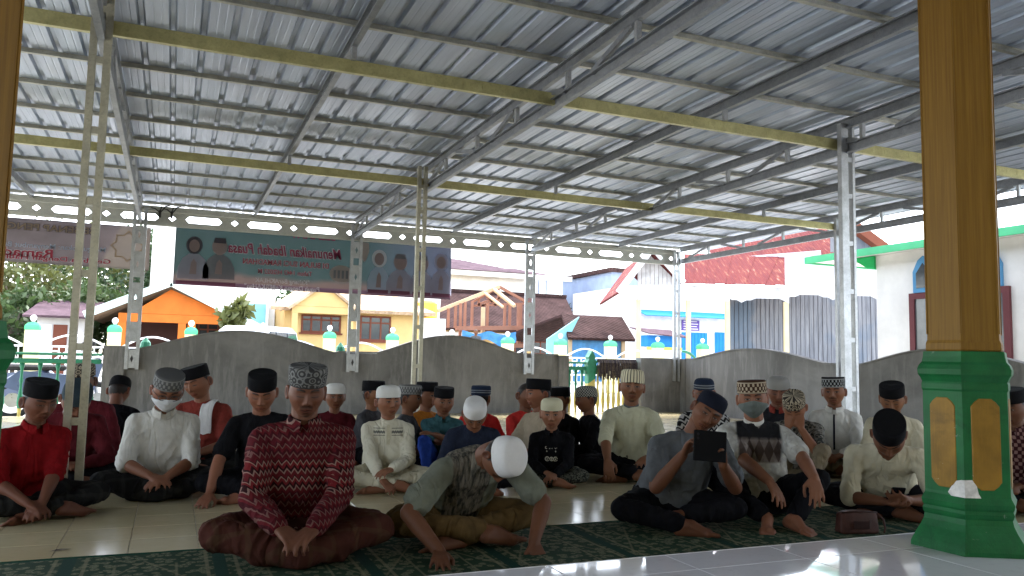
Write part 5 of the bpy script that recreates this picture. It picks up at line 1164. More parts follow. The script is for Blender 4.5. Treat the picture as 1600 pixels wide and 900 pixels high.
# ---- one person ------------------------------------------------------------------------------------------------
PEOPLE = []
def person(label, pos, turn=0, scale=1.0, fine=1, lean=6, side=0, twist=0, head=(0, 0, 0), headw=1.0, P=None, skin=(.20, .088, .048), hands=None, palms=None, curl=.55, elbow=None,
           sleeve='short', shirt=None, pants=None, legs='cross', hat=None, hatm=None, collar=None, feet=True, seed=1, girth=1.0, extra=None, floor_z=0.0, fold=1.0, shoulder=1.0, longtop=False, hatk=(0, 0)):
    p = np.array(pos, float); yaw = math.atan2(-p[0], p[1])+R(turn)
    root = empty('person', (p[0], p[1], floor_z), yaw, label, 'person', 'people seated on the terrace floor'); root.scale = (scale,)*3
    vox = {2: .0062, 1: .0085, 0: .0115}[fine]; g = girth*1.08
    FP = dict(wide=1.03, jaw=.20, nose=1.0, eyes=.8); FP.update(P or {}); gj = np.random.default_rng(seed*7+1); FP['jaw'] = min(FP['jaw'], .22)+gj.uniform(-.05, .05); FP['wide'] *= gj.uniform(.96, 1.05); FP['nose'] *= gj.uniform(.85, 1.2); skin = tuple(np.array(skin)*gj.uniform(.85, 1.12)*np.array((1, gj.uniform(.95, 1.05), gj.uniform(.93, 1.07))))
    def dr(a): return V3(math.sin(R(side))*.9, -math.sin(R(a)), math.cos(R(a)))
    scale *= 1.035; root.scale = (scale,)*3; headw *= 1.10
    P0 = V3(0, .02, .11); P1 = P0+unit(dr(lean*.75))*.195; P2 = P1+unit(dr(lean*1.1))*.175; NB = P2+unit(dr(lean*1.25))*.105
    up2 = unit(dr(lean*1.1)); T = np.array(Matrix.Rotation(R(twist), 3, Vector(up2)))
    xd = T@V3(1, 0, 0); yd = unit(np.cross(up2, xd))
    xl = unit(V3(1, 0, 0)*.6+xd*.4); y1 = unit(np.cross(unit(P1-P0), xl))
    def tr(k, inner=1.0):
        u = unit(P1-P0); i_ = inner
        return loft([(P0-V3(0, 0, .085), V3(1, 0, 0), V3(0, 1, 0), .165*k*g*i_, .125*k*g*i_), (P0-V3(0, 0, .03), V3(1, 0, 0), V3(0, 1, 0), .182*k*g*i_, .138*k*g*i_), (P0+u*.07, xl, y1, .172*k*g*i_, .128*k*g*i_), (P1, xl, y1, .168*k*g*i_, .128*k*g*i_),
                     (P1+(P2-P1)*.55, xd, yd, .170*k*i_*shoulder, .118*k*i_), (P2+up2*.0, xd, yd, .172*k*i_*shoulder, .112*k*i_), (P2+up2*.04, xd, yd, .138*k*i_*shoulder, .092*k*i_), (P2+up2*.075, xd, yd, .090*k*i_*shoulder, .074*k*i_), (NB, xd, yd, .056*k*i_, .056*k*i_)])
    sh = {s: P2+up2*.012+xd*s*.170*shoulder for s in (-1, 1)}
    hands = hands or {}; elbow = elbow or {}; palms = palms or {}
    body = [tr(.86)]; cloth = [tr(1.0)]; limb = {}
    for s in (-1, 1):
        key = 'L' if s < 0 else 'R'
        tgt = V3(*hands.get(key, (s*.05, -.30, .17))); pole = V3(*elbow.get(key, (s*.8, .35, -.6)))
        el, wr = ik(sh[s], tgt, .285, .245, pole); limb[s] = (el, wr); fd = unit(wr-el)
        cov = sleeve in ('long', 'half')
        body += [capsule(sh[s], el, .032 if cov else .044, .030 if cov else .041), capsule(el, el+(wr-el)*.35, .030 if sleeve == 'long' else .041, .030 if sleeve == 'long' else .043), capsule(el+(wr-el)*.35, wr, .030 if sleeve == 'long' else .042, .0285)]
        pd = palms.get(key, None); hd, pn = (V3(*pd[0]), V3(*pd[1])) if pd else (unit(fd+V3(-s*.35, -.05, -.05)), V3(0, .25, -1))
        cv = pd[2] if pd and len(pd) > 2 else curl; sd_ = pd[3] if pd and len(pd) > 3 else None
        lat = np.cross(unit(hd), unit(pn)); side_t = sd_ if sd_ else (1 if lat@V3(-s, 0, .0) > 0 else -1)
        body += hand_parts(wr, hd, pn, side_t, cv, 1.0, 1.03)
        cloth += [capsule(P2+up2*.055+xd*s*.055, sh[s], .052, .062), ]
        if sleeve == 'short': cloth += [capsule(sh[s], sh[s]+(el-sh[s])*.66, .063, .068), capsule(sh[s]+(el-sh[s])*.50, sh[s]+(el-sh[s])*.72, .064, .074)]
        elif sleeve == 'half': cloth += [capsule(sh[s], el, .062, .058), capsule(sh[s]+(el-sh[s])*.7, el+(wr-el)*.06, .059, .061)]
        else: cloth += [capsule(sh[s], el, .063, .060), capsule(el, el+(wr-el)*.88, .060, .047), capsule(el+(wr-el)*.80, el+(wr-el)*.92, .046, .046)]
    # legs
    LG = {}
    for s in (-1, 1):
        hip = V3(s*.095, -.01, .105)
        if legs == 'cross' or legs == 'sarong': kn, an, to = V3(s*.345, -.235, .125), V3(-s*.085, -.36+(.05 if s > 0 else 0), .058+(.022 if s < 0 else 0)), V3(-s*.26, -.335, .05)
        elif legs == 'kneesup': kn, an, to = V3(s*.23, -.40, .36 if s < 0 else .30), V3(s*.16-.04, -.50, .06), V3(s*.22, -.66, .035)
        elif legs == 'mixed': kn, an, to = (V3(-.345, -.22, .13), V3(.04, -.38, .055), V3(.24, -.40, .05)) if s < 0 else (V3(.27, -.34, .33), V3(.12, -.46, .055), V3(.22, -.62, .035))
        elif legs == 'sidefold': kn, an, to = (V3(-.30, -.26, .12), V3(.03, -.37, .055), V3(.22, -.40, .05)) if s < 0 else (V3(.36, -.18, .12), V3(.02, -.30, .09), V3(-.13, -.31, .08))
        else: kn, an, to = [V3(*q) for q in legs['L' if s < 0 else 'R']]
        LG[s] = (hip, kn, an, to)
        body += [capsule(hip, kn, .062, .044), capsule(kn, an, .042, .034)] if legs != 'sarong' else [capsule(hip, kn, .05, .036), capsule(kn, V3(0, -.25, .06), .034, .028)]
        upv = V3(0, 0, 1) if abs(unit(to-an)[2]) < .6 else V3(0, -1, .2)
        if legs in ('cross', 'sidefold') or isinstance(legs, dict): upv = upv+V3(0, .6 if legs == 'cross' else 0, 0)
        if feet and legs != 'sarong': body += foot_parts(an, to, upv, 1.0, fine > 0)
    tro = [loft([(V3(0, .03, .01), V3(1, 0, 0), V3(0, 1, 0), .17*g, .15*g), (V3(0, .02, .07), V3(1, 0, 0), V3(0, 1, 0), .186*g, .15*g), (V3(0, .02, .14), V3(1, 0, 0), V3(0, 1, 0), .178*g, .135*g), (V3(0, .02, .20), V3(1, 0, 0), V3(0, 1, 0), .16*g, .118*g)])]
    for s in (-1, 1):
        hip, kn, an, to = LG[s]
        tro += [capsule(hip, kn, .100*g, .068), capsule(kn, kn+(an-kn)*.75, .067, .055)]
        tro += [capsule(kn+(an-kn)*.7, kn+(an-kn)*.86, .057, .056)]
        if legs == 'sarong': tro += [capsule(V3(s*.2, -.20, .09), V3(-s*.05, -.33, .062), .082, .064), capsule(kn, V3(0, -.37, .05), .060, .052)]
    if legs == 'sarong': tro += [capsule(V3(-.16, -.29, .06), V3(.16, -.29, .06), .062, .062)]
    if longtop: cloth += [capsule(V3(-.10, -.10, .16), V3(-.26, -.20, .16), .105, .075), capsule(V3(.10, -.10, .16), V3(.26, -.20, .16), .105, .075), capsule(V3(-.1, -.22, .11), V3(.1, -.22, .11), .085, .085)]
    # neck and head
    hp, hy, hr = head; base_p = lean*.55
    Rh = rotm(R(base_p*0+hp), R(hr), R(hy)); Rt = np.array(Matrix.Rotation(R(side)*.4, 3, 'Y'))
    Rh = Rt@Rh; ndir = unit(up2*.55+Rh@V3(0, .10, 1)*.75); HC = NB+ndir*.024+Rh@V3(0, -.012, .105*headw)
    body += [capsule(NB-up2*.05, NB+ndir*.045, .066, .060), capsule(NB+ndir*.03, HC+Rh@V3(0, .022, -.045), .060, .063)]
    bme = remesh(body, vox, 2); bco = get_co(bme)
    np_, nt_ = {2: (150, 120), 1: (110, 90), 0: (76, 60)}[fine]
    sk = V3(*skin); HV, HF, HCc = head_mesh(np_, nt_, FP, sk); HV2 = (HV*headw)@Rh.T+HC
    n0 = len(bco); bf = np.empty(len(bme.loops), np.int32); bme.loops.foreach_get('vertex_index', bf); ls = np.empty(len(bme.polygons), np.int32); bme.polygons.foreach_get('loop_total', ls)
    faces = []; k = 0
    for q in ls: faces.append(tuple(bf[k:k+q])); k += q
    me = new_mesh('body', np.concatenate([bco, HV2]), faces+[tuple(i+n0 for i in f) for f in HF], True, SKIN)
    bpy.data.meshes.remove(bme)
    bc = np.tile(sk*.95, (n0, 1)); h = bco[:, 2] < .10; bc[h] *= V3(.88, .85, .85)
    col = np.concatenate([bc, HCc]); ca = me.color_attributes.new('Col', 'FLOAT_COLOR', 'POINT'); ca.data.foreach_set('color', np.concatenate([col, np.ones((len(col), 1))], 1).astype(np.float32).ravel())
    mesh_obj('body', me, None, root)
    sme = remesh(cloth, vox*1.35, 4)
    ank = [(P0+V3(0, -.10, .07), .15, P1-P0+V3(0, 0, .3), .052, 1.0), (P1-yd*.11, .13, up2*.7+xd*.5, .06, .7), (P1-yd*.11+xd*.06, .13, up2*.7-xd*.6, .065, .7), (P0+V3(0, .10, .10), .16, up2, .06, .9)]
    for s in (-1, 1):
        el, wr = limb[s]; ank += [(el, .085, wr-sh[s], .040, 1.15), (sh[s]+(el-sh[s])*.45, .08, (el-sh[s])+np.cross(el-sh[s], V3(0, 1, 0))*.8, .05, .7), (sh[s]-up2*.06-xd*s*.03-yd*.05, .09, xd*s+up2*.9, .048, 1.0), (sh[s]-up2*.12-xd*s*.04+yd*.04, .12, xd*s*.6+up2, .055, .8)]
        if sleeve == 'long': ank += [(el+(wr-el)*.55, .07, wr-el, .038, .8)]
    folds(sme, .0145*fold, seed, 1, ank)
    sme.name = 'shirt'; sme.materials.clear(); sme.materials.append(shirt); sme.polygons.foreach_set('use_smooth', [True]*len(sme.polygons)); so = mesh_obj('shirt', sme, None, root)
    tme = remesh(tro, vox*1.45, 5); ank = []
    for s in (-1, 1):
        hip, kn, an, to = LG[s]; ank += [(kn, .10, an-hip, .05, .9), (hip+(kn-hip)*.45, .12, np.cross(kn-hip, V3(0, 0, 1))+(kn-hip)*.6, .06, .8), (hip, .12, V3(s, -.6, .5), .055, 1.0), (kn+(an-kn)*.5, .11, (an-kn)+np.cross(an-kn, V3(0, 0, 1))*.7, .05, .9)]
    folds(tme, .017*fold, seed+50, .8, ank); c_ = get_co(tme); c_[:, 2] = np.maximum(c_[:, 2], .004); set_co(tme, c_)
    tme.name = 'trousers'; tme.materials.clear(); tme.materials.append(pants); tme.polygons.foreach_set('use_smooth', [True]*len(tme.polygons))
    mesh_obj('sarong' if legs == 'sarong' else 'trousers', tme, None, root)
    H4 = Matrix(np.vstack([np.hstack([Rh*headw, HC[:, None]]), [0, 0, 0, 1]]).tolist())
    if hat:
        hv, hf = hat_mesh(hat, FP); hv = hv+0*hv
        hm = new_mesh('cap', hv, hf, True, hatm); hm.set_sharp_from_angle(angle=R(42)); ho = mesh_obj('cap', hm, None, root); ho.matrix_local = H4 @ Matrix.Rotation(R(hatk[0]), 4, 'X') @ Matrix.Rotation(R(hatk[1]), 4, 'Y')
    if hat == 'haji':
        hp_ = [(.985, .029), (1.03, .06), (.995, .09), (.94, .113), (.868, .125), (.62, .132), (.32, .1345), (.0, .1355)]
        for k in range(4):
            a = k*math.pi/2+.25; MB().tube([(r_*.080*FP['wide']*math.cos(a)*1.004, r_*.099*math.sin(a)*1.004+.004, z-.018*max(0, math.sin(a))*(1-(z-.03)/.12)) for r_, z in hp_], .0022, 5).build('cap_seam', hatm, root, smooth=True).matrix_local = ho.matrix_local
    info = dict(root=root, NB=NB, up=up2, xd=xd, yd=yd, P2=P2, P1=P1, P0=P0, HC=HC, Rh=Rh, H4=H4, FP=FP, shirt=so, limb=limb, sh=sh, headw=headw, fine=fine, LG=LG)
    def add_collar(mt, kind='shirt'):
        # band round the neck, turned-down leaves for a shirt collar
        mb = MB(); n = 28; V = []; c = NB+up2*.002
        prof = [(.060, -.030), (.064, -.006), (.061, .018), (.056, .018), (.056, -.02)] if kind == 'band' else [(.066, -.030), (.066, .004), (.062, .026), (.070, .020), (.080, -.008), (.084, -.028), (.074, -.030)]
        if kind == 'round': prof = [(.066, -.034), (.072, -.024), (.068, -.014), (.060, -.016)]
        for r_, z in prof:
            for j in range(n):
                a = 2*math.pi*j/n+math.pi/2*3; fr_ = math.cos(a-math.pi*1.5); dz = -.020*max(0, fr_) if kind != 'round' else -.028*max(0, fr_)
                gap = 1.0
                if kind == 'shirt' and fr_ > .93: gap = 1.10
                V.append(c+xd*math.cos(a)*r_*gap+yd*math.sin(a)*r_*1.02*gap+up2*(z+dz)+up2*.0+(-yd*.004))
        k = len(prof); F = []
        for i in range(k):
            for j in range(n):
                if kind == 'shirt' and j in (0, n-1): continue          # open at the throat
                F.append((i*n+j, i*n+(j+1) % n, ((i+1) % k)*n+(j+1) % n, ((i+1) % k)*n+j))
        mb.add(V, F); o = mb.build('collar', mt, root, smooth=True, fix=True); return o
    if collar: add_collar(collar[0], collar[1])
    info['surf'] = None
    PEOPLE.append(info)
    return info
def on_shirt(info, pts, name, mat, lift=.004, width=.02, thick=.003, seg=True):
    "a strip laid over the front of the shirt: pts are (u across, v up 0..1 from waist to throat)"
    me = info['shirt'].data; co = get_co(me); P0, NB, xd, yd, up = info['P0'], info['NB'], info['xd'], info['yd'], info['up']
    ax_ = unit(NB-P0); L = np.linalg.norm(NB-P0); rel = co-P0; v = rel@ax_/L; u = rel@xd; f = -(rel@yd); V = []
    def surf(uu, vv):
        w_ = np.exp(-((u-uu)/.02)**2-((v-vv)*L/.02)**2)*(f > -.02); 
        i = np.argsort(-w_)[:6]; ff = f[i].max(); return P0+ax_*vv*L+xd*uu-yd*(ff+lift)
    rows = []
    for uu, vv in pts: rows.append([surf(uu-width/2, vv), surf(uu+width/2, vv)])
    V = [q-(-yd)*thick for r_ in rows for q in r_]+[q for r_ in rows for q in r_]; n = len(rows); F = []
    for i in range(n-1):
        a = 2*n+2*i; F.append((a, a+1, a+3, a+2))
    for i in range(n-1):
        for e in (0, 1): F.append((2*i+e, 2*(i+1)+e, 2*n+2*(i+1)+e, 2*n+2*i+e))
    F += [(0, 1, 2*n+1, 2*n), (2*n-2, 2*n-1, 4*n-1, 4*n-2)]
    return MB().add(V, F).build(name, mat, info['root'], smooth=False), surf
def add_buttons(info, vs, mat, u=0.0, r=.0055):
    me = info['shirt'].data
    for v in vs:
        _, surf = None, None
        P0, NB, xd, yd = info['P0'], info['NB'], info['xd'], info['yd']; ax_ = unit(NB-P0); L = np.linalg.norm(NB-P0); co = get_co(me); rel = co-P0
        w_ = ((rel@ax_-v*L)**2+(rel@xd-u)**2)+(rel@yd > .02)*9; i = np.argsort(w_)[:5]; f = -(rel@yd)[i].max()
        c = P0+ax_*v*L+xd*u+yd*(f-.009)
        d = MB(); d.tube([c+yd*.004, c-yd*.002], r, 10); d.build('button', mat, info['root'])
def add_mask(info, mat):
    FP = info['FP']; ph = np.linspace(-1.28, 1.28, 34); n = len(ph); m_ = 18; V = []
    for i in range(m_):
        s = i/(m_-1)
        for j, p in enumerate(ph):
            q = abs(p)/1.28; zt = np.interp(q, [0, .35, 1], [.000, -.010, -.026]); zb = np.interp(q, [0, .5, 1], [-.118, -.100, -.058]); zz = zt+(zb-zt)*s
            th = math.acos(max(-1, min(1, zz/.114))); x, y, z = head_surface(np.array([p]), np.array([th]), dict(FP, nose=.6))
            puff = .010*math.cos(p*.9)*math.sin(math.pi*min(1, s*1.05+.0))+.0065; r_ = math.hypot(x[0], y[0])
            V.append((x[0]*(1+puff/r_), y[0]*(1+puff/r_)-.004*math.exp(-(p/.25)**2), zz if zz > -.112 else zz))
    F = [(i*n+j, i*n+j+1, (i+1)*n+j+1, (i+1)*n+j) for i in range(m_-1) for j in range(n-1)]
    me = new_mesh('face_mask', V, F, True, mat); o = mesh_obj('face_mask', me, None, info['root']); o.matrix_local = info['H4']; so = o.modifiers.new('t', 'SOLIDIFY'); so.thickness = .002
    for s in (-1, 1):
        l = MB(); l.tube([(s*.070, -.03, -.028), (s*.083, -.0, .012), (s*.084, .022, .0), (s*.080, .012, -.035), (s*.070, -.025, -.055)], .0014, 5); q = l.build('ear_loop', mat, info['root']); q.matrix_local = info['H4']
def add_glasses(info, mat):
    mb = MB()
    for s in (-1, 1): mb.tube([(s*.032+.021*math.cos(a), -.103+.004*abs(math.cos(a)), .004+.016*math.sin(a)) for a in np.linspace(0, 2*math.pi, 17)], .0018, 5, cap=False)
    mb.tube([(-.011, -.106, .008), (.011, -.106, .008)], .0018, 5)
    for s in (-1, 1): mb.tube([(s*.053, -.098, .008), (s*.079, -.03, .010), (s*.080, .02, .008)], .0016, 5)
    o = mb.build('glasses', mat, info['root'], smooth=True); o.matrix_local = info['H4']
# ---- cloth ------------------------------------------------------------------------------------------------
def crease(t):
    "soft crumple and sharp crease lines, stretched along the cloth"
    a = t.noise(8, 2, .5, t.mapping((1, 1, .45)), dist=.8); r_ = t.math('ABSOLUTE', t.math('SUBTRACT', t.noise(6, 2, .45, t.mapping((1.3, 1, .5), (3, 1, 2), (.4, .3, .5)), dist=1.2), .5))
    return t.math('ADD', a, t.math('MULTIPLY', t.math('MINIMUM', r_, .12), 4.0))
def fab(name, c, var=.18, rough=.9, scale=14, weave=420):
    t = NT(name); f = t.noise(scale, 5, .6); t.color(t.ramp(f, [(.3, tuple(x*(1-var) for x in c)), (.7, tuple(min(x*(1+var), .9) for x in c))])); t.rough(rough); t.spec(.06)
    t.bump(t.math('ADD', t.math('MULTIPLY', t.noise(weave, 2, .6), .12), crease(t)), .7, .018); return t.m
def fab_fn(name, fn, rough=.9):
    t = NT(name); t.color(fn(t)); t.rough(rough); t.spec(.06); t.bump(t.math('ADD', t.math('MULTIPLY', t.noise(400, 2, .6), .12), crease(t)), .7, .018); return t.m
def zig(t):
    o = t.xyz(); w_ = t.noise(5, 3); x = t.math('ADD', o[0], t.math('MULTIPLY', o[1], .7)); tri = t.math('PINGPONG', x, .014)
    s = t.math('FRACT', t.math('MULTIPLY', t.math('ADD', t.math('ADD', o[2], t.math('MULTIPLY', tri, 1.5)), t.math('MULTIPLY', w_, .012)), 14.0))
    big = t.math('FRACT', t.math('MULTIPLY', t.math('ADD', o[2], t.math('MULTIPLY', tri, 1.5)), 3.5))
    a = t.ramp(s, [(0, (.085, .010, .012)), (.28, (.20, .12, .10)), (.40, (.022, .006, .007)), (.60, (.12, .012, .014)), (.80, (.21, .13, .105)), (.90, (.03, .008, .009))], 'CONSTANT')
    return t.mix(t.math('MULTIPLY', t.step(big, .5, .02), .55), a, (.06, .008, .012))
def zig_bw(t):
    o = t.xyz(); tri = t.math('PINGPONG', t.math('ADD', o[0], o[1]), .03); s = t.math('FRACT', t.math('MULTIPLY', t.math('ADD', o[2], tri), 22.0)); return t.mix(t.step(s, .5, .05), (.012, .012, .014), (.42, .41, .40))
def check_fn(c1, c2, k=40.0):
    def f(t):
        o = t.xyz(); a = t.math('SINE', t.math('MULTIPLY', t.math('ADD', o[0], o[1]), k*2)); b = t.math('SINE', t.math('MULTIPLY', o[2], k*2)); return t.mix(t.step(t.math('MULTIPLY', a, b), .1, .15), c1, c2)
    return f
def batik(c1, c2, c3, k=22):
    def f(t): v = t.vor(k); n = t.noise(k*.7, 4, .6, dist=2.0); return t.mix(t.ramp(n, [(.5, 0.), (.58, .8)]), t.ramp(v, [(.2, c1), (.45, c2), (.6, c1)]), c3)
    return f
def sarong_fn(c1, c2):
    def f(t):
        o = t.xyz(); a = t.math('FRACT', t.math('MULTIPLY', t.math('ADD', o[0], t.math('MULTIPLY', o[1], .4)), 9.0)); b = t.math('FRACT', t.math('MULTIPLY', t.math('ADD', o[1], t.math('MULTIPLY', o[2], .6)), 9.0))
        return t.mix(t.math('MULTIPLY', t.math('ADD', t.step(a, .82, .03), t.step(b, .82, .03)), .6), t.mix(t.noise(10, 4), c1, tuple(x*1.5 for x in c1)), c2)
    return f
def diamond_vest(t):
    o = t.xyz(); x, z = o[0], o[2]; n = t.noise(30, 3)
    white = t.mix(t.ramp(t.vor(26), [(.3, 0.), (.5, .35)]), (.46, .45, .41), (.22, .22, .21))
    inside = t.math('MULTIPLY', t.math('MULTIPLY', t.step(x, -.135, .006), t.math('SUBTRACT', 1.0, t.step(x, .135, .006))), t.band(z, .33, .60, .006))
    ax_ = t.math('ABSOLUTE', x); neck = t.math('SUBTRACT', 1.0, t.step(t.math('SUBTRACT', t.math('ADD', z, 0.0), t.math('MULTIPLY', ax_, 1.2)), .545, .012))
    d = t.math('ADD', t.math('ABSOLUTE', t.math('MULTIPLY', t.math('SUBTRACT', t.math('FRACT', t.math('MULTIPLY', x, 17.0)), .5), 1.0)), t.math('ABSOLUTE', t.math('MULTIPLY', t.math('SUBTRACT', t.math('FRACT', t.math('MULTIPLY', z, 7.5)), .5), 1.0)))
    dia = t.mix(t.math('MULTIPLY', t.step(d, .46, .05), 1.0), (.30, .27, .25), (.05, .038, .035)); dia = t.mix(n, dia, (.12, .09, .08))
    vest = t.mix(t.step(z, .475, .012), dia, (.016, .016, .018)); return t.mix(t.math('MULTIPLY', inside, neck), white, vest)
def koko(t):
    o = t.xyz(); ax_ = t.math('ABSOLUTE', o[0]); z = o[2]; tri = t.math('PINGPONG', o[0], .010)
    base = t.mix(t.noise(9, 4), (.50, .47, .36), (.58, .55, .44))
    m_ = t.math('MULTIPLY', t.math('MULTIPLY', t.step(ax_, .028, .003), t.math('SUBTRACT', 1.0, t.step(ax_, .125, .004))), t.math('ADD', t.band(t.math('ADD', z, t.math('MULTIPLY', tri, .8)), .472, .492, .003), t.math('ADD', t.band(z, .448, .454, .002), t.band(z, .506, .512, .002))))
    front = t.math('SUBTRACT', 1.0, t.step(o[1], -.05, .01)); return t.mix(t.math('MULTIPLY', t.math('MULTIPLY', m_, front), .85), base, (.05, .055, .06))
def olive_pan(t):
    o = t.xyz(); ax_ = t.math('ABSOLUTE', o[0]); b = t.mix(t.noise(40, 4), (.125, .135, .105), (.18, .19, .15)); pn = t.math('MULTIPLY', t.math('SUBTRACT', 1.0, t.step(ax_, .10, .004)), t.math('SUBTRACT', 1.0, t.step(o[1], -.04, .02)))
    v = t.ramp(t.noise(26, 5, .65, t.mapping((2.5, 1, .35))), [(.4, (.035, .035, .03)), (.6, (.16, .14, .11))]); return t.mix(pn, b, v)
K = dict(
    red=fab('red_polo_cloth', (.17, .006, .008), .25), maroon=fab('maroon_cloth', (.085, .012, .016), .3), black=fab('black_cloth', (.006, .006, .007), .4), nearblack=fab('charcoal_cloth', (.014, .014, .017), .4), navy=fab('navy_cloth', (.014, .018, .032), .35),
    white=fab('white_shirt_cloth', (.56, .55, .51), .10), cream=fab('cream_shirt_cloth', (.50, .46, .34), .10), cream2=fab('pale_green_cream_cloth', (.42, .41, .29), .10), grey=fab('grey_shirt_cloth', (.085, .09, .095), .2), dgrey=fab('dark_grey_cloth', (.05, .05, .055), .25),
    orange=fab('orange_cloth', (.36, .13, .02), .2), teal=fab('teal_cloth', (.035, .09, .10), .25), redb=fab('bright_red_cloth', (.50, .035, .03), .15), beige=fab('beige_cloth', (.34, .28, .20), .15), brick=fab('brick_red_cloth', (.17, .030, .022), .25), blue=fab('blue_cloth', (.02, .05, .25), .2),
    khaki=fab('khaki_cloth', (.17, .14, .095), .2), mustard=fab('brown_mustard_cloth', (.095, .060, .024), .3), brownsar=fab_fn('brown_sarong_cloth', sarong_fn((.040, .014, .010), (.060, .032, .018))), darksar=fab_fn('dark_checked_sarong', sarong_fn((.010, .010, .010), (.024, .024, .022))),
    zig=fab_fn('red_zigzag_cloth', zig), zigbw=fab_fn('black_white_zigzag_cloth', zig_bw), vest=fab_fn('white_shirt_with_diamonds', diamond_vest), koko=fab_fn('cream_embroidered_cloth', koko), olive=fab_fn('olive_panel_cloth', olive_pan),
    camo=fab_fn('dark_patterned_cloth', batik((.02, .022, .02), (.10, .09, .07), (.20, .19, .17))), checkr=fab_fn('maroon_checked_cloth', check_fn((.035, .010, .012), (.22, .13, .12), 60.0)), batikp=fab_fn('dark_flecked_trousers', batik((.015, .017, .014), (.17, .17, .13), (.03, .03, .025), 60)))
KP = fab('black_trousers', (.006, .006, .0075), .4)
HB = mat_hat('black_velvet', 'plain', (.004, .004, .005), (.009, .009, .010)); HWK = mat_hat('white_knit', 'knit', (.52, .51, .47), (.64, .63, .60)); HWP = mat_hat('white_cap_cotton', 'plain', (.55, .54, .53), (.63, .62, .61))
HCR = mat_hat('cream_knit', 'knit', (.46, .43, .29), (.56, .53, .38)); HARA = mat_hat('grey_arabesque', 'arabesque', (.045, .045, .045), (.17, .17, .165)); HTEAL = mat_hat('dark_teal_cap', 'plain', (.02, .034, .042), (.035, .05, .06))
HBAND = mat_hat('brown_motif_band', 'band', (.045, .022, .014), (.36, .30, .22)); HBEAD = mat_hat('black_beaded', 'band', (.010, .010, .012), (.26, .27, .27)); HSTR = mat_hat('cream_striped', 'stripe', (.56, .51, .36), (.06, .055, .05)); HCHK = mat_hat('black_checked', 'check', (.02, .022, .022), (.34, .33, .29))
HEDGE = mat_hat('blue_edged', 'edge', (.016, .024, .045), (.30, .32, .33)); HGRY = mat_hat('grey_knit', 'knit', (.20, .195, .185), (.28, .275, .26)); HGB = mat_hat('grey_embroidered', 'band', (.085, .085, .085), (.21, .21, .20)); HMOT = mat_hat('brown_cream_mottled', 'arabesque', (.03, .025, .022), (.34, .29, .21)); HNVY = mat_hat('navy_cap', 'knit', (.006, .007, .013), (.015, .018, .03))
WBTN = plain('white_button', (.6, .6, .56), .4); BBTN = plain('dark_button', (.02, .02, .02), .4); MASKW = fab('white_mask', (.62, .63, .64), .06); MASKG = fab('grey_green_mask', (.13, .15, .14), .12); FRAME = plain('spectacle_frame', (.015, .015, .015), .3)
def at_px(x, y, back=.36):
    p = GND(x, y)[:2]; d = p/np.linalg.norm(p); return p+d*back
BR = (.19, .082, .044); DK = (.135, .056, .030); LT = (.25, .115, .064)
LAP = dict(L=(-.07, -.33, .20), R=(.07, -.33, .20))

# ---- front row ------------------------------------------------------------------------------------------------
q = person('man in red zigzag shirt and grey embroidered cap, eyes lowered, nearest on the carpet', at_px(462, 896, .42), 2, 1.035, 2, 4, 1, 0, (12, 2, 1), .93, dict(eyes=.1, nose=1.15, jaw=.26, stubble=.6), DK,
           hands=dict(L=(-.085, -.36, .165), R=(.055, -.37, .16)), palms=dict(L=((.55, -.75, -.35), (.2, -.1, -1), .5), R=((-.6, -.72, -.3), (-.2, -.1, -1), .45)), sleeve='long', shirt=K['zig'], pants=K['brownsar'],
           legs='sarong', hat='tall', hatm=HARA, collar=(K['zig'], 'shirt'), seed=3, girth=1.08, shoulder=1.06, floor_z=.012)
add_buttons(q, [.30, .45, .60, .74, .86], BBTN, 0, .005)
q = person('man bowed far forward in white cap and olive short-sleeved shirt, hands on the carpet', at_px(700, 868, .42), 20, 1.0, 2, 47, 8, 8, (82, 16, 0), .90, dict(eyes=.1), DK,
           hands=dict(L=(-.22, -.50, .035), R=(.25, -.50, .045)), palms=dict(L=((-.25, -.75, -.15), (0, .1, -1), .2), R=((.05, -.55, -.75), (0, .5, -.8), .25)), elbow=dict(L=(-.8, .5, .3), R=(.9, .3, .2)), sleeve='short', shirt=K['olive'], pants=K['mustard'],
           legs='cross', hat='haji', hatm=HWP, collar=(K['olive'], 'band'), seed=5, girth=1.02, floor_z=.012)
ph = person('man in navy cap and grey shirt tilting his head while filming with a black phone', at_px(1040, 842, .42), 12, .97, 2, 15, 22, 6, (14, 2, 20), .93, dict(eyes=.6), DK,
            hands=dict(L=(.02, -.35, .43), R=(.24, -.37, .38)), palms=dict(L=((.35, -.25, .65), (.65, -.5, -.3), .9), R=((-.25, -.2, .85), (-.8, -.4, .2), .9)), elbow=dict(L=(-.5, -.1, -1), R=(.4, -.1, -1)), sleeve='short', shirt=K['grey'], pants=KP, legs='sidefold',
            hat='kufi', hatm=HNVY, collar=(K['grey'], 'round'), seed=8, girth=1.1, shoulder=1.08, floor_z=.012, hatk=(-8, 0))
q = person('man in grey face mask and brown motif cap, white shirt with dark diamonds', at_px(1184, 832, .58), 6, .97, 2, 6, -3, 0, (2, -4, -2), .97, dict(eyes=.8), BR,
           hands=dict(L=(.04, -.47, .24), R=(.26, -.50, .30)), palms=dict(L=((.35, -.65, -.7), (-.4, .3, -.8), .35), R=((.05, -.45, -.9), (-.2, .8, -.5), .3)), elbow=dict(L=(-.8, .1, -.5), R=(.8, .1, -.4)), sleeve='short', shirt=K['vest'], pants=KP, legs={'L': ((-.30, -.34, .27), (.00, -.52, .06), (-.02, -.68, .035)), 'R': ((.32, -.30, .26), (.14, -.50, .06), (.25, -.66, .035))},
           hat='flat', hatm=HBAND, collar=(K['white'], 'band'), seed=11, girth=1.05, shoulder=1.05, floor_z=.012)
add_mask(q, MASKG)
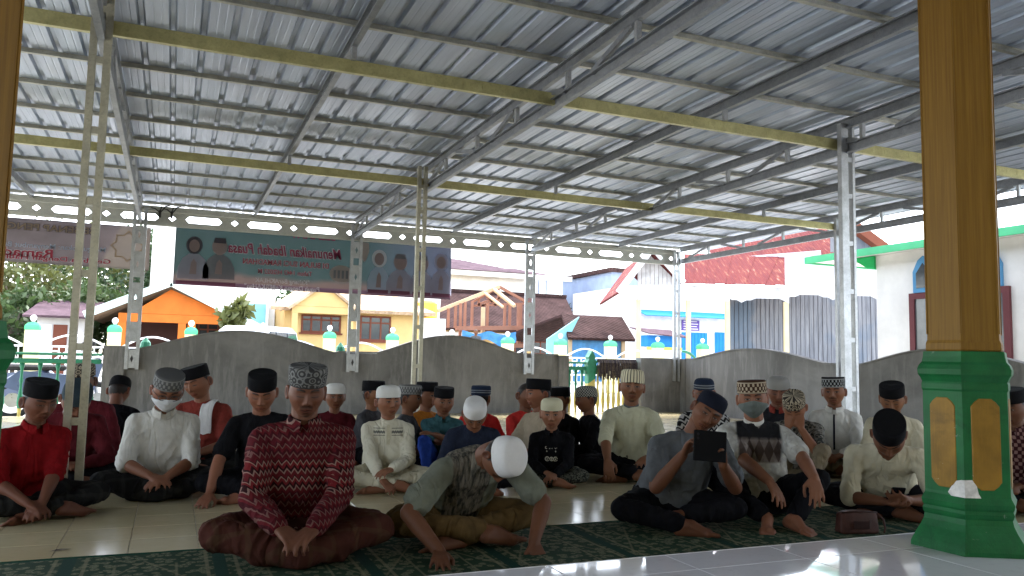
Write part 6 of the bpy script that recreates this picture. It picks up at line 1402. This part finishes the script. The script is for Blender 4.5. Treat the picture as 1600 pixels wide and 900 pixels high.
rd = person('man in red polo shirt and black cap beside the steel post at the far left', at_px(40, 822, .40), 20, .88, 1, 11, -2, 0, (14, 4, 0), 1.08, dict(eyes=.3), DK,
           hands=dict(L=(-.14, -.37, .13), R=(-.06, -.39, .11)), sleeve='half', shirt=K['red'], pants=K['darksar'], legs='cross', hat='peci', hatm=HB, collar=(K['red'], 'shirt'), seed=13, girth=1.12, shoulder=1.05)
q = person('man in black cap and cream shirt bent over his phone by the column', at_px(1380, 818, .44), 4, .96, 1, 45, 2, 0, (50, -2, 0), 1.08, dict(eyes=.1, stubble=.6), DK,
           hands=dict(L=(-.03, -.48, .14), R=(.11, -.50, .16)), palms=dict(L=((.7, -.5, -.1), (.2, .1, .9), .6), R=((-.5, -.5, .15), (-.5, .2, .8), .7)), sleeve='half', shirt=K['cream'], pants=K['nearblack'], legs='cross', hat='peci', hatm=HB, collar=(K['cream'], 'round'), seed=17, girth=1.1, shoulder=1.08, floor_z=.0)
hp = q
# ---- second row ------------------------------------------------------------------------------------------------
q = person('man in white face mask, glasses and grey cap, white short-sleeved shirt, head bowed', at_px(246, 786, .40), 0, .955, 1, 12, 1, 0, (24, 6, 3), 1.07, dict(eyes=.3), BR,
           hands=dict(L=(-.06, -.36, .17), R=(.05, -.37, .16)), sleeve='half', shirt=K['white'], pants=K['darksar'], legs='sarong', hat='flat', hatm=HGB, collar=(K['white'], 'shirt'), seed=19, girth=1.08, shoulder=1.05)
add_mask(q, MASKW); add_glasses(q, FRAME); add_buttons(q, [.42, .56, .70, .84], BBTN, 0, .006)
q = person('man in black cap and black shirt leaning on one straight arm behind the zigzag shirt', at_px(410, 790, .40), -6, .95, 1, 10, -4, 0, (22, 4, 2), 1.08, dict(eyes=.1), BR,
           hands=dict(L=(-.30, -.36, .045), R=(.12, -.33, .18)), palms=dict(L=((-.15, -.75, -.3), (0, .1, -1), .25)), elbow=dict(L=(-.9, .5, .2)), sleeve='short', shirt=K['black'], pants=KP, legs='cross', hat='peci', hatm=HB, collar=(K['black'], 'round'), seed=23)
q = person('boy in white skullcap and cream embroidered tunic sitting cross-legged and looking aside', at_px(602, 774, .36), 4, .83, 1, 6, 0, 0, (0, 16, -2), 1.06, dict(eyes=.7, wide=1.08, jaw=.22, nose=.85, look=.5), LT,
           hands=dict(L=(-.06, -.37, .12), R=(.02, -.36, .20)), sleeve='long', shirt=K['koko'], pants=K['cream'], legs='cross', hat='kufi', hatm=HWK, collar=(K['koko'], 'band'), seed=29, girth=1.12)
on_shirt(q, [(0, v) for v in np.linspace(.58, .92, 8)], 'placket', K['cream'], .006, .030); add_buttons(q, [.64, .74, .84], WBTN, 0, .005)
hood = person('boy in cream skullcap and black printed hoodie, cross-legged, facing the camera', at_px(862, 766, .33), -2, .69, 1, 9, -1, 0, (4, 0, 0), 1.32, dict(eyes=.9, jaw=.32, nose=.85), LT,
           hands=dict(L=(-.06, -.36, .17), R=(.05, -.37, .15)), sleeve='long', shirt=K['black'], pants=K['batikp'], legs='cross', hat='kufi', hatm=HCR, collar=(K['black'], 'shirt'), seed=31, girth=1.15, shoulder=1.1)
q = person('young man in striped cream cap and pale collarless shirt, one arm hanging over his knee', at_px(984, 758, .42), 0, .985, 1, 4, 1, 0, (-3, 2, 2), 1.05, dict(eyes=.7, jaw=.30, stubble=.6), BR,
           hands=dict(L=(-.17, -.46, .17), R=(.16, -.40, .22)), palms=dict(L=((.15, -.35, -.95), (0, .7, -.4), .5)), elbow=dict(L=(-.8, -.2, -.3)), sleeve='half', shirt=K['cream2'], pants=KP, legs='cross', hat='haji', hatm=HSTR, collar=(K['grey'], 'band'), seed=37, shoulder=1.03)
on_shirt(q, [(0, v) for v in np.linspace(.46, .93, 9)], 'placket', K['cream2'], .005, .026); add_buttons(q, [.52, .62, .72, .82, .91], WBTN, 0, .005)
q = person('man in batik cap hiding his face in both hands, dark patterned shirt', at_px(1250, 758, .40), -6, .90, 1, 27, -1, 0, (34, 0, 0), 1.07, dict(eyes=.1), BR,
           hands=dict(L=(-.055, -.36, .48), R=(.05, -.36, .48)), palms=dict(L=((.12, .02, 1), (.25, .9, 0), .35), R=((-.12, .02, 1), (-.25, .9, 0), .35)), elbow=dict(L=(-.5, -.3, -1), R=(.5, -.3, -1)), sleeve='short', shirt=K['camo'], pants=K['khaki'], legs='kneesup', hat='flat', hatm=HMOT, seed=41)
q = person('man in beaded black cap and white shirt with dark button strip near the wall', at_px(1306, 748, .40), -4, .955, 1, 3, 0, 0, (2, -2, -2), 1.07, dict(eyes=.7, stubble=.5, jaw=.28), BR,
           hands=dict(L=(-.09, -.35, .21), R=(.08, -.36, .20)), sleeve='long', shirt=K['white'], pants=K['khaki'], legs='cross', hat='peci', hatm=HBEAD, collar=(K['white'], 'shirt'), seed=43)
on_shirt(q, [(0, v) for v in np.linspace(.25, .90, 12)], 'placket', K['navy'], .005, .016)
q = person('man in black cap and cream shirt looking down, half behind the right column', at_px(1398, 762, .38), 3, .93, 0, 8, 0, 0, (22, -8, 0), 1.07, dict(eyes=.1), BR, hands=LAP, sleeve='long', shirt=K['cream'], pants=K['khaki'], legs='cross', hat='peci', hatm=HB, collar=(K['white'], 'band'), seed=47)
q = person('man in black cap and maroon checked shirt cut off by the right picture edge', at_px(1592, 806, .36), -8, .93, 0, 8, 0, 0, (12, -14, 0), 1.05, dict(eyes=.5), DK, hands=LAP, sleeve='long', shirt=K['checkr'], pants=KP, legs='cross', hat='peci', hatm=HB, collar=(K['checkr'], 'shirt'), seed=53)
# ---- left background ------------------------------------------------------------------------------------------------
q = person('person in dark teal cap with bowed head behind the red polo shirt', at_px(100, 772, .36), 6, .93, 0, 22, 0, 0, (46, 4, 0), 1.06, dict(eyes=.1), DK, hands=LAP, sleeve='long', shirt=K['maroon'], pants=KP, legs='cross', hat='kufi', hatm=HTEAL, seed=59)
q = person('person in mottled brown cap and maroon shirt behind the left steel post', at_px(128, 752, .36), -8, .97, 0, 9, -4, 0, (8, -10, 0), 1.05, dict(eyes=.5), DK, hands=LAP, sleeve='long', shirt=K['maroon'], pants=K['darksar'], legs='cross', hat='flat', hatm=HMOT, seed=61)
q = person('person dressed all in black, bowed and turned away near the balustrade', at_px(170, 738, .34), 160, .88, 0, 20, 4, 0, (28, 0, 0), 1.05, dict(eyes=.1), DK, hands=LAP, sleeve='long', shirt=K['black'], pants=KP, legs='cross', hat='kufi', hatm=HB, seed=67)
tw = person('man in tilted black cap and brick red shirt with a white towel on his shoulder', at_px(316, 748, .36), -16, .965, 0, 6, -3, 0, (14, -16, -10), 1.07, dict(eyes=.2), BR, hands=LAP, sleeve='short', shirt=K['brick'], pants=K['darksar'], legs='cross', hat='peci', hatm=HB, collar=(K['brick'], 'round'), seed=71)
# ---- the boys at the back ------------------------------------------------------------------------------------------------
B_ = dict(wide=1.05, jaw=.24, nose=.85)
def boy(label, px, py, turn, sc, hatk, hatm, shirt, head=(2, 0, 0), sleeve='short', pants=KP, skin=BR, fine=0, legs='cross', hands=None, seed=1, lean=9, collar=None, P=None, hw_=1.14, **kw):
    d = dict(B_); d.update(P or {}); return person(label, at_px(px, py, .30), turn, sc, fine, lean, 0, 0, head, hw_, d, skin, hands=hands or LAP, sleeve=sleeve, shirt=shirt, pants=pants, legs=legs, hat=hatk, hatm=hatm, seed=seed, collar=collar, **kw)
boy('boy in white skullcap and maroon shirt just behind the zigzag man\'s shoulder', 518, 730, 8, .775, 'kufi', HWK, K['maroon'], seed=73)
boy('boy in black cap and dark grey shirt turned towards the wall', 570, 732, 62, .815, 'peci', HB, K['dgrey'], sleeve='long', seed=79)
boy('boy in grey motif cap seen in profile behind the cream tunic', 626, 744, 72, .80, 'flat', HGB, K['dgrey'], seed=83)
boy('boy in black cap and orange shirt leaning into profile by the yellow post', 656, 734, 48, .815, 'peci', HB, K['orange'], seed=89)
boy('boy in black cap and teal shirt with folded arms on his knees', 688, 746, 8, .785, 'peci', HB, K['teal'], (8, 4, 0), pants=K['blue'], legs='kneesup', hands=dict(L=(.12, -.40, .40), R=(-.12, -.38, .42)), seed=97, collar=(K['teal'], 'shirt'))
boy('person in white cap with bowed head and navy shirt behind the bowed man', 735, 776, 4, .84, 'haji', HWP, K['navy'], (40, 0, 0), 'long', seed=101, lean=24, hw_=.98)
boy('boy in red shirt and dark edged cap with his back to us', 744, 734, 158, .79, 'flat', HEDGE, K['redb'], seed=103, lean=12)
boy('boy in black cap and beige shirt in profile behind the hoodie boy', 842, 748, -52, .87, 'peci', HB, K['beige'], (0, -8, 0), seed=107, lean=4)
boy('dark-haired child in red mostly hidden behind the beige shirt', 816, 738, 40, .84, None, None, K['redb'], (6, 0, 0), seed=109, lean=6)
boy('boy in black cap and black jacket facing left in front of the wall end', 880, 734, -36, .785, 'peci', HB, K['black'], (4, -10, 0), 'long', seed=113)
boy('boy in checked cap and black shirt in left profile in front of the gate', 926, 738, -68, .80, 'kufi', HCHK, K['black'], (6, 0, 0), 'long', seed=127)
q = person('man in glasses and blue edged cap, black and white zigzag shirt, behind the filming man', at_px(1100, 748, .36), 2, .92, 0, 6, 0, 0, (4, 0, 0), 1.06, dict(eyes=.6), BR, hands=LAP, sleeve='short', shirt=K['zigbw'], pants=KP, legs='cross', hat='kufi', hatm=HEDGE, seed=131); add_glasses(q, FRAME)
q = person('man in plain grey knit cap and dark shirt with brown scarf behind the masked man', at_px(1216, 742, .36), -6, .955, 0, 8, 1, 0, (12, 10, 0), 1.06, dict(eyes=.2), BR, hands=LAP, sleeve='long', shirt=K['nearblack'], pants=KP, legs='cross', hat='kufi', hatm=HGRY, seed=137, collar=(K['brick'], 'shirt'))

pp = ONB(742, 560, 33.5)
person('man without cap sitting on the timber frame beside the blue tarpaulin', (pp[0], 33.5), 10, 1.0, 0, 12, 0, 0, (10, 10, 0), 1.0, dict(eyes=.3), BR, hands=LAP, sleeve='short', shirt=K['grey'], pants=KP, legs='cross', seed=139, floor_z=ONB(742, 545, 33.5)[2])['root']['group'] = 'people outside the wall'
# ---- things worn or held ------------------------------------------------------------------------------------------------
def local_obj(mb, name, mat, info, **k): return mb.build(name, mat, info['root'], **k)
# towel over the shoulder
i_ = tw; s_ = i_['sh'][1]; up, xd, yd = i_['up'], i_['xd'], i_['yd']; path = [i_['NB']+xd*.045-yd*.055-up*.24, i_['NB']+xd*.05-yd*.095-up*.14, i_['NB']+xd*.06-yd*.075-up*.02, i_['NB']+xd*.075+up*.012, i_['NB']+xd*.08+yd*.09-up*.05, i_['NB']+xd*.08+yd*.12-up*.2]
V = []; F = []
path[0] = i_['NB']+xd*.05-yd*.125-up*.26; path[1] = i_['NB']+xd*.05-yd*.125-up*.14; path[2] = i_['NB']+xd*.06-yd*.10-up*.03
for a in path:
    for u in np.linspace(-.05, .05, 6): V.append(a+xd*u+up*.01*math.sin(u*60))
F = [(r_*6+c, r_*6+c+1, (r_+1)*6+c+1, (r_+1)*6+c) for r_ in range(5) for c in range(5)]
o = mesh_obj('towel', new_mesh('towel', V, F, True, fab('white_towel_cloth', (.58, .57, .56), .08)), None, i_['root']); md = o.modifiers.new('t', 'SOLIDIFY'); md.thickness = .014; md.offset = 0; sb = o.modifiers.new('s', 'SUBSURF'); sb.levels = 1; sb.render_levels = 2
# print on the hoodie
bpy.context.view_layer.update()
PRN = plain('pale_chest_print', (.52, .50, .40), .8, var=.25, scale=60)
i_ = hood; me = i_['shirt'].data; co = get_co(me); P0, NB, xd, yd = i_['P0'], i_['NB'], i_['xd'], i_['yd']; ax_ = unit(NB-P0); L = np.linalg.norm(NB-P0); rel = co-P0
def chest(u, v):
    d = (rel@ax_-v*L)**2+(rel@xd-u)**2+(rel@yd > 0)*9; k = np.argsort(d)[:5]; f = (rel@yd)[k].min(); return P0+ax_*v*L+xd*u+yd*(f-.004)
def emboss(s, u0, v0, size, wfit, nm='printed_lettering'):
    t_ = text_mesh(s, size, PRN, offset=.004); c = np.array([v.co[:] for v in t_.vertices]); wd = np.ptp(c[:, 0]); c[:, 0] *= wfit/wd
    set_co(t_, np.array([chest(u0+x, v0+y/L) for x, y, _ in c])); mesh_obj(nm, t_, None, i_['root'])
def blob(name, u0, v0, pts):
    V = [chest(u0+u, v0+v/L) for u, v in pts]; c = np.mean(V, 0); mesh_obj(name, new_mesh(name, [c]+V, [(0, 1+i, 1+(i+1) % len(V)) for i in range(len(V))], mat=PRN), None, i_['root'])
def arc_blob(r_, w_, a0, a1): return [(r_*math.cos(a), r_*math.sin(a)) for a in np.linspace(a0, a1, 10)]+[((r_-w_)*math.cos(a), (r_-w_)*math.sin(a)) for a in np.linspace(a1, a0, 10)]
def strip(name, u0, v0, r_, w_, a0, a1):
    o_ = arc_blob(r_, w_, a0, a1); n = len(o_)//2; V = [chest(u0+u, v0+v/L) for u, v in o_]; mesh_obj(name, new_mesh(name, V, [(i, i+1, 2*n-2-i, 2*n-1-i) for i in range(n-1)], mat=PRN), None, i_['root'])
for k, (u, a0, a1) in enumerate(((-.055, .6, 5.4), (-.022, 0, 6.2), (.012, 2.0, 4.6), (.048, -.9, 5.0))): strip('printed_mark', u, .66, .014, .006, a0, a1)
for u in (-.05, .045): blob('printed_mark', u, .58, ell(0, 0, .006, .008, 8))
for u, r_ in ((-.045, .026), (0, .022), (.045, .026)):
    strip('printed_mark', u, .42, r_, .009, .2, 5.9); blob('printed_mark', u, .42, ell(0, 0, .008, .008, 8))
# phones: what is held is a thing of its own
PHB = plain('black_phone_case', (.006, .006, .007), .7, var=.2, spec=.08); LENS = plain('lens_glass', (.02, .02, .03), .08, var=.1); SCR = plain('phone_glass', (.012, .012, .015), .08, var=.1)
def phone_at(info, loc, rot, w, h, label, flip=False):
    M_ = info['root'].matrix_world; o = empty('mobile_phone', label=label, cat='phone'); o.matrix_world = Matrix.LocRotScale(M_ @ Vector(loc), (M_.to_quaternion() @ rot), Vector((1, 1, 1)))
    MB().box(-w/2, w/2, -.006, .006, -h/2, h/2, .004).build('case', PHB, o)
    MB().box(-w/2+.006, w/2-.006, .0062, .0072, -h/2+.008, h/2-.008).build('screen', SCR, o)
    for k in range(2): MB().tube([(-w/2+.022, -.006, h/2-.022-.022*k), (-w/2+.022, -.0085, h/2-.022-.022*k)], .008, 12).build('lens', LENS, o)
    return o
from mathutils import Euler
phone_at(ph, (.15, -.43, .49), Euler((R(-6), R(4), R(4))).to_quaternion(), .185, .165, 'black phone in a folding case held up before the face of the filming man')
phone_at(hp, (.045, -.535, .205), Euler((R(60), 0, R(4))).to_quaternion(), .075, .15, 'small dark phone held low in the hands of the bent man by the column')
